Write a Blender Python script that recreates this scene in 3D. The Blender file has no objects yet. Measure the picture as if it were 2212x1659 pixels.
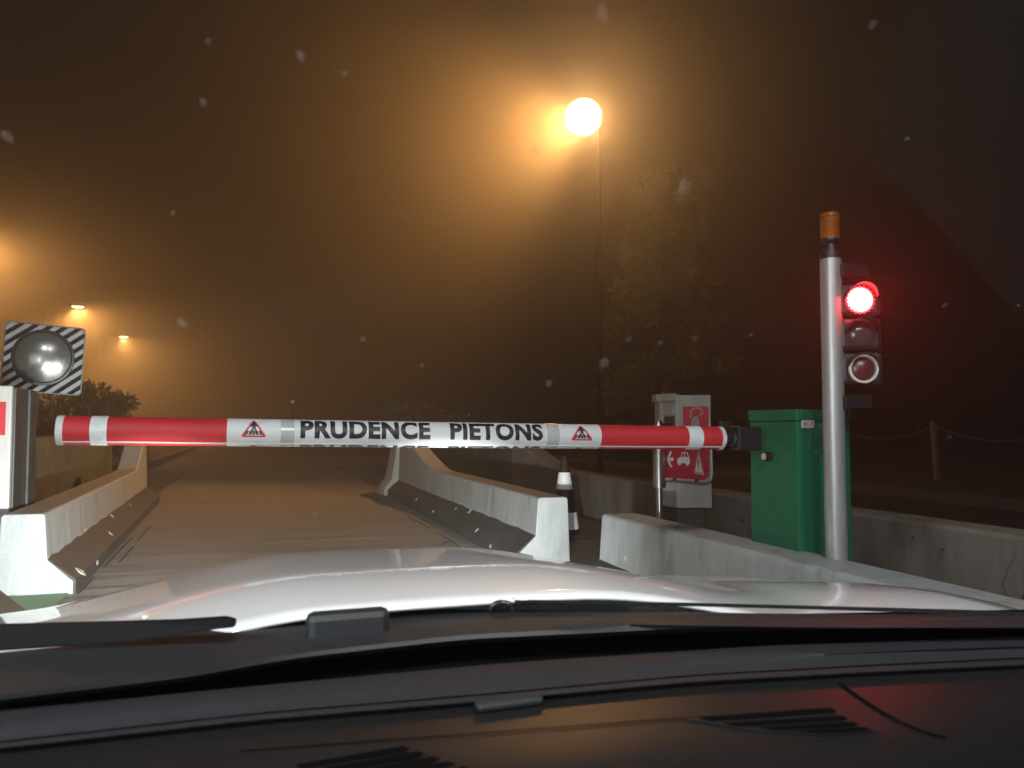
import bpy, bmesh, math, random
from mathutils import Vector, Matrix
R = math.radians
scene = bpy.context.scene
# ------------------------------------------------------------------ camera, sky, exposure
CAM_H, YAW, PITCH = 1.1, R(17.7), R(2.96)
cam_data = bpy.data.cameras.new('camera')
cam_data.sensor_width = 36.0
cam_data.lens = 36.0 * 1778 / 2212
cam_data.clip_start = 0.03
cam_data.clip_end = 600
cam_data.dof.use_dof = True
cam_data.dof.focus_distance = 4.6
cam_data.dof.aperture_fstop = cam_data.lens / 2.6          # phone lens: 2.6 mm opening
cam = bpy.data.objects.new('camera', cam_data)
cam.location = (0, 0, CAM_H)
cam.rotation_euler = (R(90) + PITCH, 0, -YAW)
scene.collection.objects.link(cam)
scene.camera = cam
scene.view_settings.view_transform = 'Standard'
scene.view_settings.look = 'None'
scene.view_settings.exposure = 0.0
scene.view_settings.gamma = 1.0
world = bpy.data.worlds.new('World')
scene.world = world
world.use_nodes = True
wn = world.node_tree
bg = wn.nodes['Background']
sky = wn.nodes.new('ShaderNodeTexSky')
sky.sky_type = 'NISHITA'
sky.sun_disc = False
sky.sun_elevation = R(-4)
sky.sun_rotation = R(200)
wmix = wn.nodes.new('ShaderNodeMix'); wmix.data_type = 'RGBA'; wmix.blend_type = 'ADD'
wmix.inputs[0].default_value = 1.0
wn.links.new(sky.outputs[0], wmix.inputs[6])
wmix.inputs[7].default_value = (0.30, 0.17, 0.10, 1)       # town glow on low cloud
wn.links.new(wmix.outputs[2], bg.inputs[0])
bg.inputs[1].default_value = 0.004
cy = scene.cycles
cy.use_denoising = True
cy.max_bounces = 6
cy.diffuse_bounces = 2
cy.glossy_bounces = 3
cy.transmission_bounces = 3
cy.transparent_max_bounces = 16
cy.volume_bounces = 0
cy.sample_clamp_indirect = 3.0
cy.sample_clamp_direct = 0.0
cy.caustics_reflective = False
cy.caustics_refractive = False
SODIUM = (1.0, 0.43, 0.105)

# ------------------------------------------------------------------ where a sight line meets a plane of the place
F_, CX, CY = 1778.0, 1106.0, 829.5
CAM_M = cam.rotation_euler.to_matrix()
def sight(px, py):
    return CAM_M @ Vector(((px - CX) / F_, -(py - CY) / F_, -1.0))
def at(px, py, X=None, Y=None, Z=None, d=None):
    v = sight(px, py)
    o = Vector((0, 0, CAM_H))
    if X is not None: t = X / v.x
    elif Y is not None: t = Y / v.y
    elif Z is not None: t = (Z - CAM_H) / v.z
    else: t = d
    return o + v * t

# ------------------------------------------------------------------ mesh helpers
class G:
    def __init__(s): s.bm = bmesh.new()
    def box(s, c, size, rot=None):
        m = Matrix.Translation(c)
        if rot is not None: m = m @ rot.to_4x4()
        r = bmesh.ops.create_cube(s.bm, size=1.0, matrix=m @ Matrix.Diagonal((*size, 1)))
        return s
    def span(s, a, b):
        return s.box([(p + q) / 2 for p, q in zip(a, b)], [abs(q - p) for p, q in zip(a, b)])
    def cyl(s, a, b, r0, r1=None, n=20, caps=True):
        a, b = Vector(a), Vector(b)
        r1 = r0 if r1 is None else r1
        q = (b - a).to_track_quat('Z', 'Y').to_matrix().to_4x4()
        bmesh.ops.create_cone(s.bm, cap_ends=caps, segments=n, radius1=max(r0, 1e-5), radius2=max(r1, 1e-5), depth=(b - a).length,
                              matrix=Matrix.Translation((a + b) / 2) @ q)
        return s
    def tube(s, pts, r, n=10, caps=True):
        pts = [Vector(p) for p in pts]
        rr = r if isinstance(r, (list, tuple)) else [r] * len(pts)
        rings = []
        prev = None
        for i, p in enumerate(pts):
            t = (pts[min(i + 1, len(pts) - 1)] - pts[max(i - 1, 0)]).normalized()
            if prev is None:
                u = t.orthogonal().normalized()
            else:
                u = (prev - t * prev.dot(t)).normalized()
            prev = u
            w = t.cross(u)
            rings.append([s.bm.verts.new(p + (u * math.cos(2 * math.pi * k / n) + w * math.sin(2 * math.pi * k / n)) * rr[i]) for k in range(n)])
        for i in range(len(rings) - 1):
            for k in range(n):
                s.bm.faces.new((rings[i][k], rings[i][(k + 1) % n], rings[i + 1][(k + 1) % n], rings[i + 1][k]))
        if caps:
            s.bm.faces.new(rings[0][::-1]); s.bm.faces.new(rings[-1])
        return s
    def loft(s, secs, closed=True, caps=True):
        vs = [[s.bm.verts.new(p) for p in sec] for sec in secs]
        n = len(vs[0])
        for a, b in zip(vs, vs[1:]):
            for k in range(n if closed else n - 1):
                s.bm.faces.new((a[k], a[(k + 1) % n], b[(k + 1) % n], b[k]))
        if caps and closed:
            s.bm.faces.new(vs[0][::-1]); s.bm.faces.new(vs[-1])
        return s
    def poly(s, pts):
        s.bm.faces.new([s.bm.verts.new(p) for p in pts]); return s
    def prism(s, pts, off):
        off = Vector(off)
        return s.loft([[Vector(p) for p in pts], [Vector(p) + off for p in pts]])
    def lathe(s, c, prof, n=28, axis='Z', M=None):
        M = M if M is not None else Matrix.Translation(c)
        rings = []
        for r, z in prof:
            if r < 1e-6: rings.append([s.bm.verts.new(M @ Vector((0, 0, z)))])
            else: rings.append([s.bm.verts.new(M @ Vector((r * math.cos(2 * math.pi * k / n), r * math.sin(2 * math.pi * k / n), z))) for k in range(n)])
        for a, b in zip(rings, rings[1:]):
            for k in range(n):
                k2 = (k + 1) % n
                if len(a) == 1 and len(b) == 1: continue
                if len(a) == 1: s.bm.faces.new((a[0], b[k2], b[k]))
                elif len(b) == 1: s.bm.faces.new((a[k], a[k2], b[0]))
                else: s.bm.faces.new((a[k], a[k2], b[k2], b[k]))
        return s
    def disc(s, c, nrm, r, n=28, depth=0.002):
        c, nrm = Vector(c), Vector(nrm).normalized()
        return s.cyl(c - nrm * depth / 2, c + nrm * depth / 2, r, n=n)

def place(o, parent):
    scene.collection.objects.link(o)
    if parent is not None: o.parent = parent
def wloc(p):
    v = Vector((0, 0, 0))
    while p is not None: v += Vector(p.location); p = p.parent
    return v
def obj(name, g, m, parent=None, smooth=None, bevel=0, base=None, label=None, cat=None, group=None, kind=None):
    bm = g.bm if isinstance(g, G) else g
    bmesh.ops.recalc_face_normals(bm, faces=bm.faces)
    if base is None and parent is None:
        xs = [v.co for v in bm.verts]
        base = Vector(((min(v.x for v in xs) + max(v.x for v in xs)) / 2, (min(v.y for v in xs) + max(v.y for v in xs)) / 2, min(v.z for v in xs)))
    off = wloc(parent) if parent is not None else Vector(base)
    for v in bm.verts: v.co -= off
    me = bpy.data.meshes.new(name)
    bm.to_mesh(me); bm.free()
    o = bpy.data.objects.new(name, me)
    if parent is None: o.location = off
    me.materials.append(m)
    if smooth is not None:
        for p in me.polygons: p.use_smooth = True
        try: me.set_sharp_from_angle(angle=R(smooth))
        except Exception: pass
    if bevel:
        b = o.modifiers.new('bevel', 'BEVEL'); b.width = bevel; b.segments = 2; b.limit_method = 'ANGLE'; b.angle_limit = R(40)
    place(o, parent)
    for k, v in (('label', label), ('category', cat), ('group', group), ('kind', kind)):
        if v: o[k] = v
    return o
def thing(name, loc, label, cat, group=None):
    o = bpy.data.objects.new(name, None)
    o.empty_display_size = 0.2
    o.location = loc
    place(o, None)
    o['label'] = label; o['category'] = cat
    if group: o['group'] = group
    return o

# ------------------------------------------------------------------ materials
def new_mat(name):
    m = bpy.data.materials.new(name); m.use_nodes = True
    return m, m.node_tree, m.node_tree.nodes['Principled BSDF']
def pm(name, c1, c2=None, scale=(1, 1, 1), ns=5, detail=6, lo=.35, hi=.65, rough=.6, rough2=None, metal=0, spec=.5, bump=0, bs=60,
       c3=None, s3=(1, 1, 1), ns3=3, lo3=.5, hi3=.7, coat=0, sub=None, alpha=None):
    m, t, b = new_mat(name)
    N, L = t.nodes, t.links
    b.inputs['Base Color'].default_value = (*c1, 1)
    b.inputs['Roughness'].default_value = rough
    b.inputs['Metallic'].default_value = metal
    b.inputs['Specular IOR Level'].default_value = spec
    if coat:
        b.inputs['Coat Weight'].default_value = coat; b.inputs['Coat Roughness'].default_value = .03
    tc = N.new('ShaderNodeTexCoord')
    def noise(sc, s, d=6):
        mp = N.new('ShaderNodeMapping'); mp.inputs['Scale'].default_value = sc
        n = N.new('ShaderNodeTexNoise'); n.inputs['Scale'].default_value = s; n.inputs['Detail'].default_value = d; n.inputs['Roughness'].default_value = .65
        L.new(tc.outputs['Object'], mp.inputs[0]); L.new(mp.outputs[0], n.inputs['Vector'])
        return n
    def ramp(n, a, z):
        r = N.new('ShaderNodeMapRange'); r.inputs[1].default_value = a; r.inputs[2].default_value = z
        L.new(n.outputs[0], r.inputs[0]); return r
    out = None
    if c2 is not None:
        r = ramp(noise(scale, ns, detail), lo, hi)
        mx = N.new('ShaderNodeMix'); mx.data_type = 'RGBA'
        mx.inputs[6].default_value = (*c1, 1); mx.inputs[7].default_value = (*c2, 1)
        L.new(r.outputs[0], mx.inputs[0]); out = mx.outputs[2]
        if rough2 is not None:
            rr = N.new('ShaderNodeMapRange'); rr.inputs[3].default_value = rough; rr.inputs[4].default_value = rough2
            L.new(r.outputs[0], rr.inputs[0]); L.new(rr.outputs[0], b.inputs['Roughness'])
    if c3 is not None:
        r = ramp(noise(s3, ns3, 8), lo3, hi3)
        mx = N.new('ShaderNodeMix'); mx.data_type = 'RGBA'
        if out is not None: L.new(out, mx.inputs[6])
        else: mx.inputs[6].default_value = (*c1, 1)
        mx.inputs[7].default_value = (*c3, 1)
        L.new(r.outputs[0], mx.inputs[0]); out = mx.outputs[2]
    if out is not None: L.new(out, b.inputs['Base Color'])
    if bump:
        bn = N.new('ShaderNodeBump'); bn.inputs['Strength'].default_value = 1; bn.inputs['Distance'].default_value = bump
        L.new(noise((1, 1, 1), bs, 4).outputs[0], bn.inputs['Height']); L.new(bn.outputs[0], b.inputs['Normal'])
    return m
def glow(name, color, strength, sample=False):
    m, t, b = new_mat(name)
    b.inputs['Base Color'].default_value = (.02, .02, .02, 1)
    b.inputs['Emission Color'].default_value = (*color, 1)
    b.inputs['Emission Strength'].default_value = strength
    if not sample: m.cycles.emission_sampling = 'NONE'
    return m
def halo_shell(name, color, strength):
    # lens bloom built as a see-through glowing globe: the lamp inside shines through it
    m = bpy.data.materials.new(name); m.use_nodes = True
    t = m.node_tree; t.nodes.remove(t.nodes['Principled BSDF'])
    tr = t.nodes.new('ShaderNodeBsdfTransparent'); em = t.nodes.new('ShaderNodeEmission'); ad = t.nodes.new('ShaderNodeAddShader')
    em.inputs[0].default_value = (*color, 1); em.inputs[1].default_value = strength
    t.links.new(tr.outputs[0], ad.inputs[0]); t.links.new(em.outputs[0], ad.inputs[1]); t.links.new(ad.outputs[0], t.nodes['Material Output'].inputs[0])
    m.cycles.emission_sampling = 'NONE'
    return m
def thin(name, color, cover, gloss=0.0, rough=.05, back=False):
    # a thin see-through sheet: part of the light passes straight, part is scattered or reflected
    m = bpy.data.materials.new(name); m.use_nodes = True
    t = m.node_tree; N, L = t.nodes, t.links
    N.remove(N['Principled BSDF'])
    out = N['Material Output']
    tr = N.new('ShaderNodeBsdfTransparent')
    df = N.new('ShaderNodeBsdfTranslucent' if back else 'ShaderNodeBsdfDiffuse'); df.inputs[0].default_value = (*color, 1)
    mx = N.new('ShaderNodeMixShader'); mx.inputs[0].default_value = cover
    L.new(tr.outputs[0], mx.inputs[1]); L.new(df.outputs[0], mx.inputs[2])
    last = mx
    if gloss:
        gl = N.new('ShaderNodeBsdfGlossy'); gl.inputs['Roughness'].default_value = rough
        m2 = N.new('ShaderNodeMixShader'); m2.inputs[0].default_value = gloss
        L.new(mx.outputs[0], m2.inputs[1]); L.new(gl.outputs[0], m2.inputs[2]); last = m2
    L.new(last.outputs[0], out.inputs[0])
    return m

M = {}
M['paint_grey'] = pm('barrier_grey_paint', (.42, .445, .445), (.32, .34, .338), (2.5, 2.5, .6), 5, lo=.4, hi=.7, rough=.55, bump=.004, bs=25, c3=(.14, .138, .125), s3=(2.5, 2.5, .6), ns3=3, lo3=.55, hi3=.8)
M['band_black'] = pm('barrier_black_band', (.035, .034, .034), (.06, .055, .05), (1, 1, 1), 4, rough=.6, bump=.003, bs=30, c3=(.11, .105, .10), s3=(1, .35, 1.5), ns3=6, lo3=.62, hi3=.78)
M['chip'] = pm('bare_chip', (.62, .58, .48), (.45, .42, .36), ns=40, rough=.85)
M['cream'] = pm('lamp_tinted_nose', (.50, .46, .38), (.38, .34, .28), (1, 1, .5), 5, rough=.8, bump=.004, bs=30)  # cream tone carries the orange lamp light falling on the nose
M['road'] = pm('brushed_road_concrete', (.30, .292, .258), (.115, .112, .10), (.22, 7, 1), 1.8, 10, lo=.42, hi=.66, rough=.75, rough2=.5, bump=.003, bs=60, c3=(.09, .087, .08), s3=(.45, 1.1, 1), ns3=1.1, lo3=.52, hi3=.85)
M['asphalt'] = pm('asphalt', (.06, .055, .05), (.04, .037, .035), ns=.6, rough=.6, bump=.004, bs=90, c3=(.09, .085, .08), ns3=40, lo3=.6, hi3=.8)
M['island'] = pm('island_concrete', (.14, .13, .11), (.07, .065, .055), ns=2.5, rough=.8, bump=.004, bs=40, c3=(.04, .038, .033), ns3=6, lo3=.6, hi3=.75)
M['kerb'] = pm('kerb_stone', (.33, .31, .28), (.2, .19, .17), ns=4, rough=.8, bump=.004, bs=40)
M['earth'] = pm('earth_verge', (.07, .05, .032), (.04, .03, .02), ns=3, rough=.95, bump=.02, bs=20)
M['moss'] = pm('mossy_concrete', (.15, .17, .12), (.07, .08, .052), (1.2, 1.0, 1.2), 3, 9, lo=.35, hi=.65, rough=.9, bump=.008, bs=25, c3=(.045, .05, .035), s3=(1.2, .7, 1.0), ns3=2.5, lo3=.5, hi3=.7)
M['old_wall'] = pm('stained_concrete', (.30, .275, .235), (.20, .18, .15), (1, 1.6, .5), 3, 9, lo=.35, hi=.7, rough=.85, bump=.005, bs=30, c3=(.10, .085, .07), s3=(1, 1.3, .7), ns3=2.2, lo3=.5, hi3=.72)
M['crack'] = pm('crack_line', (.10, .085, .07), (.2, .18, .15), ns=20, rough=.9)
M['joint'] = pm('joint_filler', (.02, .02, .018), rough=.9)
M['white_line'] = pm('worn_road_paint', (.55, .52, .47), (.2, .18, .15), ns=9, lo=.4, hi=.6, rough=.7)
M['green_floor'] = pm('green_floor_paint', (.10, .26, .10), (.16, .22, .13), ns=8, rough=.6)
M['white_vinyl'] = pm('white_vinyl', (.74, .76, .76), (.62, .645, .645), (1, 6, 6), 4, lo=.5, hi=.8, rough=.5, bump=.0012, bs=14, c3=(.45, .46, .45), s3=(1, 3, 3), ns3=7, lo3=.56, hi3=.8)
M['red_vinyl'] = pm('red_vinyl', (.62, .028, .035), (.52, .02, .03), (1, 5, 5), 5, rough=.6, bump=.0018, bs=16, c3=(.40, .03, .04), s3=(1, 3, 3), ns3=6, lo3=.52, hi3=.8)
M['print_black'] = pm('black_print', (.018, .018, .02), (.08, .08, .08), (2, 10, 10), 6, lo=.6, hi=.85, rough=.45)
M['print_red'] = pm('red_print', (.6, .03, .04), rough=.45)
M['silver_tape'] = pm('reflective_tape', (.88, .90, .90), (.72, .76, .76), ns=30, rough=.3, bump=.002, bs=45)
M['clear_tape'] = thin('clear_tape', (.75, .78, .78), .35, .14, .18)
M['black_plastic'] = pm('black_plastic', (.014, .014, .015), rough=.42, bump=.0004, bs=300)
M['black_gloss'] = pm('black_gloss_plastic', (.012, .012, .013), rough=.22)
M['green'] = pm('green_enamel', (.010, .165, .08), (.008, .135, .066), ns=3, rough=.26, spec=.5, bump=.0006, bs=8, coat=.15)
M['sticker'] = pm('white_sticker', (.70, .70, .67), (.6, .6, .57), ns=20, rough=.5)
M['steel'] = pm('brushed_steel', (.55, .54, .51), (.42, .41, .39), (8, 8, 1), 8, rough=.28, metal=1)
M['pole'] = pm('galvanised_pole', (.50, .50, .49), (.40, .40, .40), (4, 4, .6), 6, rough=.42, metal=.55)
M['zinc'] = pm('dull_zinc', (.085, .09, .09), (.05, .052, .052), (3, 3, .6), 6, rough=.5, metal=.4)
M['dark_rod'] = pm('dark_rod', (.07, .06, .05), rough=.4, metal=.6)
M['brass'] = pm('button_face', (.62, .52, .30), rough=.4)
M['terminal'] = pm('terminal_enamel', (.50, .485, .45), (.40, .385, .35), (3, 3, .5), 4, rough=.45, c3=(.24, .22, .19), s3=(5, 5, .7), ns3=3, lo3=.62, hi3=.8)
M['booth_white'] = pm('booth_enamel', (.66, .66, .63), (.55, .55, .52), (3, 3, .5), 4, rough=.4)
M['slot'] = pm('dark_recess', (.07, .06, .05), rough=.6)
M['mirror'] = pm('mirror_dome', (.27, .28, .26), (.19, .20, .185), ns=6, rough=.12, rough2=.28, metal=.75)
M['cone'] = pm('cone_rubber', (.055, .02, .012), (.03, .014, .01), ns=6, rough=.6)
M['cone_band'] = pm('cone_reflective_band', (.95, .95, .95), rough=.4)
M['amber'] = pm('amber_lens', (.34, .095, .008), (.16, .04, .005), (1, 1, 14), 6, rough=.18)
M['lens_off'] = pm('dead_lens', (.07, .055, .055), (.045, .035, .035), ns=10, rough=.2)
M['lens_red_off'] = pm('unlit_red_lens', (.13, .025, .022), (.09, .018, .016), ns=12, rough=.3)
M['lens_ring'] = pm('cream_ring', (.70, .66, .55), rough=.4)
M['car_white'] = pm('car_white_paint', (.72, .72, .72), (.70, .70, .70), ns=400, rough=.5, coat=1.0)
M['tyre'] = pm('tyre_rubber', (.018, .018, .018), rough=.85)
M['alloy'] = pm('alloy_rim', (.5, .5, .5), rough=.3, metal=1)
M['dash_front'] = pm('dash_soft_trim', (.015, .016, .019), (.011, .012, .015), ns=60, rough=.62, bump=.0009, bs=420)
M['dash_main'] = pm('dash_satin_trim', (.012, .011, .012), (.009, .009, .009), ns=80, rough=.37, bump=.0003, bs=420)
M['cowl'] = pm('cowl_plastic', (.016, .017, .019), (.012, .013, .015), ns=30, rough=.55, bump=.0004, bs=260)
M['wiper_rubber'] = pm('wiper_rubber', (.005, .005, .006), rough=.7, spec=.1)
M['frit'] = pm('black_frit', (.004, .004, .004), rough=.9, spec=0)
M['cloth'] = pm('seat_cloth', (.05, .05, .055), rough=.9, bump=.001, bs=200)
M['glass'] = thin('windscreen_glass', (.5, .5, .5), .006, .012, .0)
M['drops'] = thin('water_film', (.85, .82, .76), .05, .0, .1, True)
M['leaf'] = pm('leaf_green', (.075, .10, .03), (.11, .12, .04), ns=3, rough=.5)
M['leaf_dark'] = pm('oleander_leaf', (.045, .05, .025), (.08, .07, .035), ns=6, rough=.5)
M['flower'] = pm('pink_flower', (.34, .16, .15), (.25, .12, .11), ns=9, rough=.7)
M['bark'] = pm('bark', (.04, .03, .022), (.025, .02, .015), (4, 4, .6), 6, rough=.9, bump=.01, bs=20)
M['lamp_grey'] = pm('lamp_casting', (.012, .012, .012), rough=.9, spec=0)
M['post_paint'] = pm('faded_post_paint', (.33, .28, .26), (.25, .2, .19), ns=8, rough=.6)
M['chain_metal'] = pm('chain_plastic', (.30, .27, .26), (.10, .09, .085), ns=8, rough=.5)
M['canopy'] = pm('canopy_sheet', (.30, .30, .29), (.24, .24, .23), ns=2, rough=.6)
M['stone_sign'] = pm('blue_sign_face', (.10, .13, .18), rough=.5)

# ------------------------------------------------------------------ ground, road, islands
g = G(); g.poly([(-170, -170, -.012), (170, -170, -.012), (170, 170, -.012), (-170, 170, -.012)])
obj('ground', g, M['asphalt'], kind='structure', base=(0, 0, -.012))
g = G()
ny = 60
for i in range(1):
    g.span((-3.2, -12, -.05), (4.6, 31.0, 0.0))
road = obj('road', g, M['road'], kind='structure', base=(0, 0, 0))
# islands between the lanes
g = G(); g.span((-4.4, -11, -.02), (-1.42, 22, .012)); obj('pavement_left', g, M['island'], kind='structure', base=(-2.8, 0, 0))
g = G(); g.span((2.24, -11, -.02), (4.4, 23, .012)); obj('pavement_right', g, M['island'], kind='structure', base=(3.2, 0, 0))
# narrow saw-cut joints in the lane
def joint(a, b, w=.012):
    a, b = Vector((*a, .004)), Vector((*b, .004))
    n = (b - a).cross(Vector((0, 0, 1))).normalized() * w
    g = G(); g.poly([a - n, b - n, b + n, a + n])
    return obj('joint', g, M['joint'], road)
def gpt(px, py): return at(px, py, Z=0).xy
def zp2(x, y): return ((x / 2.765 + 0) / 1.4756, (y / 2.765 + 1400) / 1.4756)
for a, b in (((1330, 765), (1215, 895)), ((1165, 870), (920, 1125)), ((1175, 950), (1048, 1092)), ((825, 1220), (690, 1365))):
    joint(gpt(*zp2(*a)), gpt(*zp2(*b)), .009)
def zp4(x, y): return ((x / 3.16 + 1200) / 1.4756, (y / 3.16 + 1250) / 1.4756)
for a, b in (((320, 1260), (545, 1375)), ((630, 1425), (840, 1560)), ((735, 1495), (655, 1545))):
    joint(gpt(*zp4(*a)), gpt(*zp4(*b)), .009)
# cross joints of the slabs far ahead
for y in (18.5, 24.5):
    joint((-3.1, y), (4.5, y), .02)
# far kerb and verge on the left, beyond the barrier
g = G(); g.span((-9.0, 23, -.02), (-2.75, 60, .13)); obj('verge', g, M['earth'], kind='structure', base=(-6, 40, 0))
g = G(); g.span((-2.75, 23, -.02), (-2.5, 60, .15)); obj('kerb', g, M['kerb'], kind='structure', base=(-2.6, 40, 0), bevel=.02)
# neighbouring lane, its kerb and painted lines on the right
g = G(); g.span((9.6, -8, -.02), (9.85, 40, .14)); obj('kerb_right', g, M['island'], kind='structure', base=(9.7, 10, 0), bevel=.02)
g = G(); g.span((9.85, -8, -.02), (60, 60, .12)); obj('verge_right', g, M['earth'], kind='structure', base=(30, 10, 0))
g = G(); g.poly([(7.0, -8, -.006), (7.14, -8, -.006), (7.14, 40, -.006), (7.0, 40, -.006)]); obj('road_marking', g, M['white_line'], kind='structure', base=(7, 10, 0))
g = G(); g.poly([(5.2, 14.2, -.006), (6.4, 16.4, -.006), (6.4, 16.7, -.006), (5.2, 14.5, -.006)]); obj('road_marking_arrow', g, M['white_line'], kind='structure', base=(5.8, 15, 0))
# green painted patch in the crossing gap on the left
g = G(); g.poly([(-1.9, 5.2, .016), (-1.1, 5.2, .016), (-1.1, 6.05, .016), (-1.9, 6.05, .016)])
obj('painted_crossing_patch', g, M['green_floor'], kind='structure', base=(-1.6, 5.6, 0))

# ------------------------------------------------------------------ concrete barriers
rng = random.Random(4)
def ramp_top(y, low, high, y0, y1):
    t = min(1, max(0, (y - y0) / (y1 - y0)))
    return low + (high - low) * (t ** 1.25)
def barrier(side, inner, y0, y1, low, high, r0, r1, label, group, nose=True, chips=()):
    # side -1: left of the lane, +1: right of it.  inner(y): x of the foot on the lane side
    t = thing('concrete_barrier', (inner(y0) + side * .25, y0, 0), label, 'barrier', group)
    ys = [y0 + (y1 - y0) * k / 44 for k in range(45)]
    secs, bsecs = [], []
    for i, y in enumerate(ys):
        x0, top = inner(y), ramp_top(y, low, high, r0, r1)
        wob = rng.uniform(-.003, .003)
        P = [(0, -.01), (0, .09), (.165, .235), (.185, top - .015), (.2, top), (.425, top), (.44, top - .015), (.46, -.01)]
        secs.append([Vector((x0 + side * (a + wob), y, b)) for a, b in P])
        w2 = rng.uniform(-.007, .007)
        B = [(-.006, 0), (-.006, .093), (.160, .238 + w2), (.168, .236 + w2), (.01, .085), (.01, 0)]
        bsecs.append([Vector((x0 + side * (a + wob), y, b)) for a, b in B])
    obj('wall', G().loft(secs), M['paint_grey'], t, bevel=.008)
    obj('black_band', G().loft(bsecs), M['band_black'], t)
    for (cy_, cz, sz) in chips:
        x0 = inner(cy_)
        g = G()
        zz = cz
        xo = side * (.165 * (zz - .09) / .145 - .0085) if .09 < zz < .235 else side * (-.008 if zz <= .09 else .17)
        pts = []
        for k in range(7):
            a = 2 * math.pi * k / 7
            rr = sz * rng.uniform(.5, 1)
            dz = rr * math.sin(a); dy = rr * 1.5 * math.cos(a)
            dx = side * .165 / .145 * dz if .09 < zz < .235 else 0
            pts.append(Vector((x0 + xo + dx, cy_ + dy, zz + dz)))
        g.prism(pts, (-side * .004, 0, .003))
        obj('paint_chip', g, M['chip'], t)
    if nose:
        x0, n = inner(y1), []
        for k, (yy, ex) in enumerate(((y1 + .002, .0), (y1 + .18, .05), (y1 + .4, .06), (y1 + .6, .0), (y1 + .72, -.12))):
            P = [(-.06 - ex, -.01), (-.06 - ex, .10), (.06 - ex * .8, .26), (.145 - ex * .5, high - .02), (.165 - ex * .5, high - .003), (.425, high - .003), (.45, high - .02), (.475, -.01)]
            n.append([Vector((x0 + side * a, yy, b)) for a, b in P])
        obj('end_nose', G().loft(n), M['cream'], t, smooth=50)
    return t
lin = lambda a, b: (lambda y: a + b * (y - 6))
xr = lambda y: 2.03 + .016 * (y - 6.2)
xl = lambda y: -1.075 - .022 * (y - 6.1)
chipsR = [(8.0, .235, .035), (7.6, .12, .02), (8.9, .2, .02), (10.2, .235, .03), (9.6, .10, .018), (11.6, .2, .02), (8.35, .225, .03), (12.4, .235, .04), (7.0, .05, .02), (10.9, .13, .022)]
chipsL = [(7.6, .235, .035), (6.35, .10, .035), (7.0, .06, .03), (9.0, .22, .02), (10.4, .2, .018), (8.2, .14, .02)]
barrier(1, xr, 6.25, 13.25, .53, .86, 10.5, 12.4, 'grey barrier with black foot right of the lane, rising at its far end', 'barriers edging the lane', chips=chipsR)
barrier(-1, xl, 6.1, 13.0, .53, .86, 11.8, 12.6, 'grey barrier with black foot left of the lane, end face lit white', 'barriers edging the lane', nose=False, chips=chipsL)
barrier(1, lambda y: 2.02, -6.0, 4.98, .53, .53, 90, 91, 'grey barrier in front of the green cabinet', 'barriers edging the lane', nose=False, chips=[(4.6, .3, .02)])
barrier(-1, lambda y: -1.10, -6.0, 5.05, .53, .53, 90, 91, 'barrier stub at the left picture edge below the white pillar', 'barriers edging the lane', nose=False)
# outer walls of the islands
def outer_wall(x, th, y0, y1, low, high, r0, r1, m, label, round_end=False, step=.4, topm=None):
    t = thing('concrete_wall', (x, y0, 0), label, 'wall', 'outer walls of the traffic islands')
    secs = []
    y = y0
    s = 1 if th > 0 else -1
    while y <= y1 + 1e-6:
        top = ramp_top(y, low, high, r0, r1)
        w = rng.uniform(-.004, .004)
        secs.append([Vector((x + w, y, -.01)), Vector((x + w + s * .02, y, top - .02)), Vector((x + w + s * .045, y, top)), Vector((x + th, y, top)), Vector((x + th, y, -.01))])
        y += step
    obj('wall', G().loft(secs), m, t, bevel=.006)
    return t
outer_wall(3.95, .3, -4, 12.4, .51, .92, 10.4, 12.4, M['old_wall'], 'stained concrete wall behind cone and cabinet, ramped up at its far end')
outer_wall(3.95, .32, 12.42, 21.5, .92, .92, 90, 91, M['moss'], 'dark mossy concrete wall below the bush right of the lane')
t = outer_wall(-2.2, -.34, 7.6, 15.2, .98, .98, 90, 91, M['moss'], 'mossy green concrete wall behind the left barrier')
obj('rounded_end', G().lathe((-2.37, 15.2, 0), [(.2, -.01), (.2, .95), (.18, .985), (0, .985)], 20), M['moss'], t, smooth=40)
# formwork joints on the stained wall
def crack(x, y, z0, z1, side, m, parent, w=.006, wander=.03, seed=0, nm='crack', lean=0.0):
    # an irregular thin line on a face looking along -side x, 2 mm proud
    rg = random.Random(seed)
    a, b = [], []
    n = 9
    yy = y
    for k in range(n):
        z = z0 + (z1 - z0) * k / (n - 1)
        yy += rg.uniform(-wander, wander) / 2 + lean / n
        ww = w * rg.uniform(.35, 1.2)
        xx = x(z) - side * .004
        a.append(Vector((xx, yy - ww, z))); b.append(Vector((xx, yy + ww, z)))
    return obj(nm, G().loft([a, b], closed=False, caps=False), m, parent)
def face_x(side, inner, low):
    return lambda z: inner + side * (.165 + .02 * (z - .235) / (low - .25))
BR = [o for o in scene.objects if o.name.startswith('concrete_barrier')]
for bo_, side, fn, ys_ in ((BR[0], 1, xr, (8.1, 10.2, 11.9)), (BR[1], -1, xl, (7.9, 9.9, 11.2))):
    for k, yy in enumerate(ys_):
        crack(face_x(side, fn(yy), .53), yy, .25, .52, side, M['chip'], bo_, .005, .012, 20 + k, 'panel_joint')
        crack(face_x(side, fn(yy + .35), .53), yy + .35, .28, .47, side, M['band_black'], bo_, .003, .02, 40 + k, 'crack')
OW = [o for o in scene.objects if o.name.startswith('concrete_wall')][0]
wx = lambda z: 3.945 + .02 * z / .5
q1 = at(2170, 1200, X=3.95)
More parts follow.
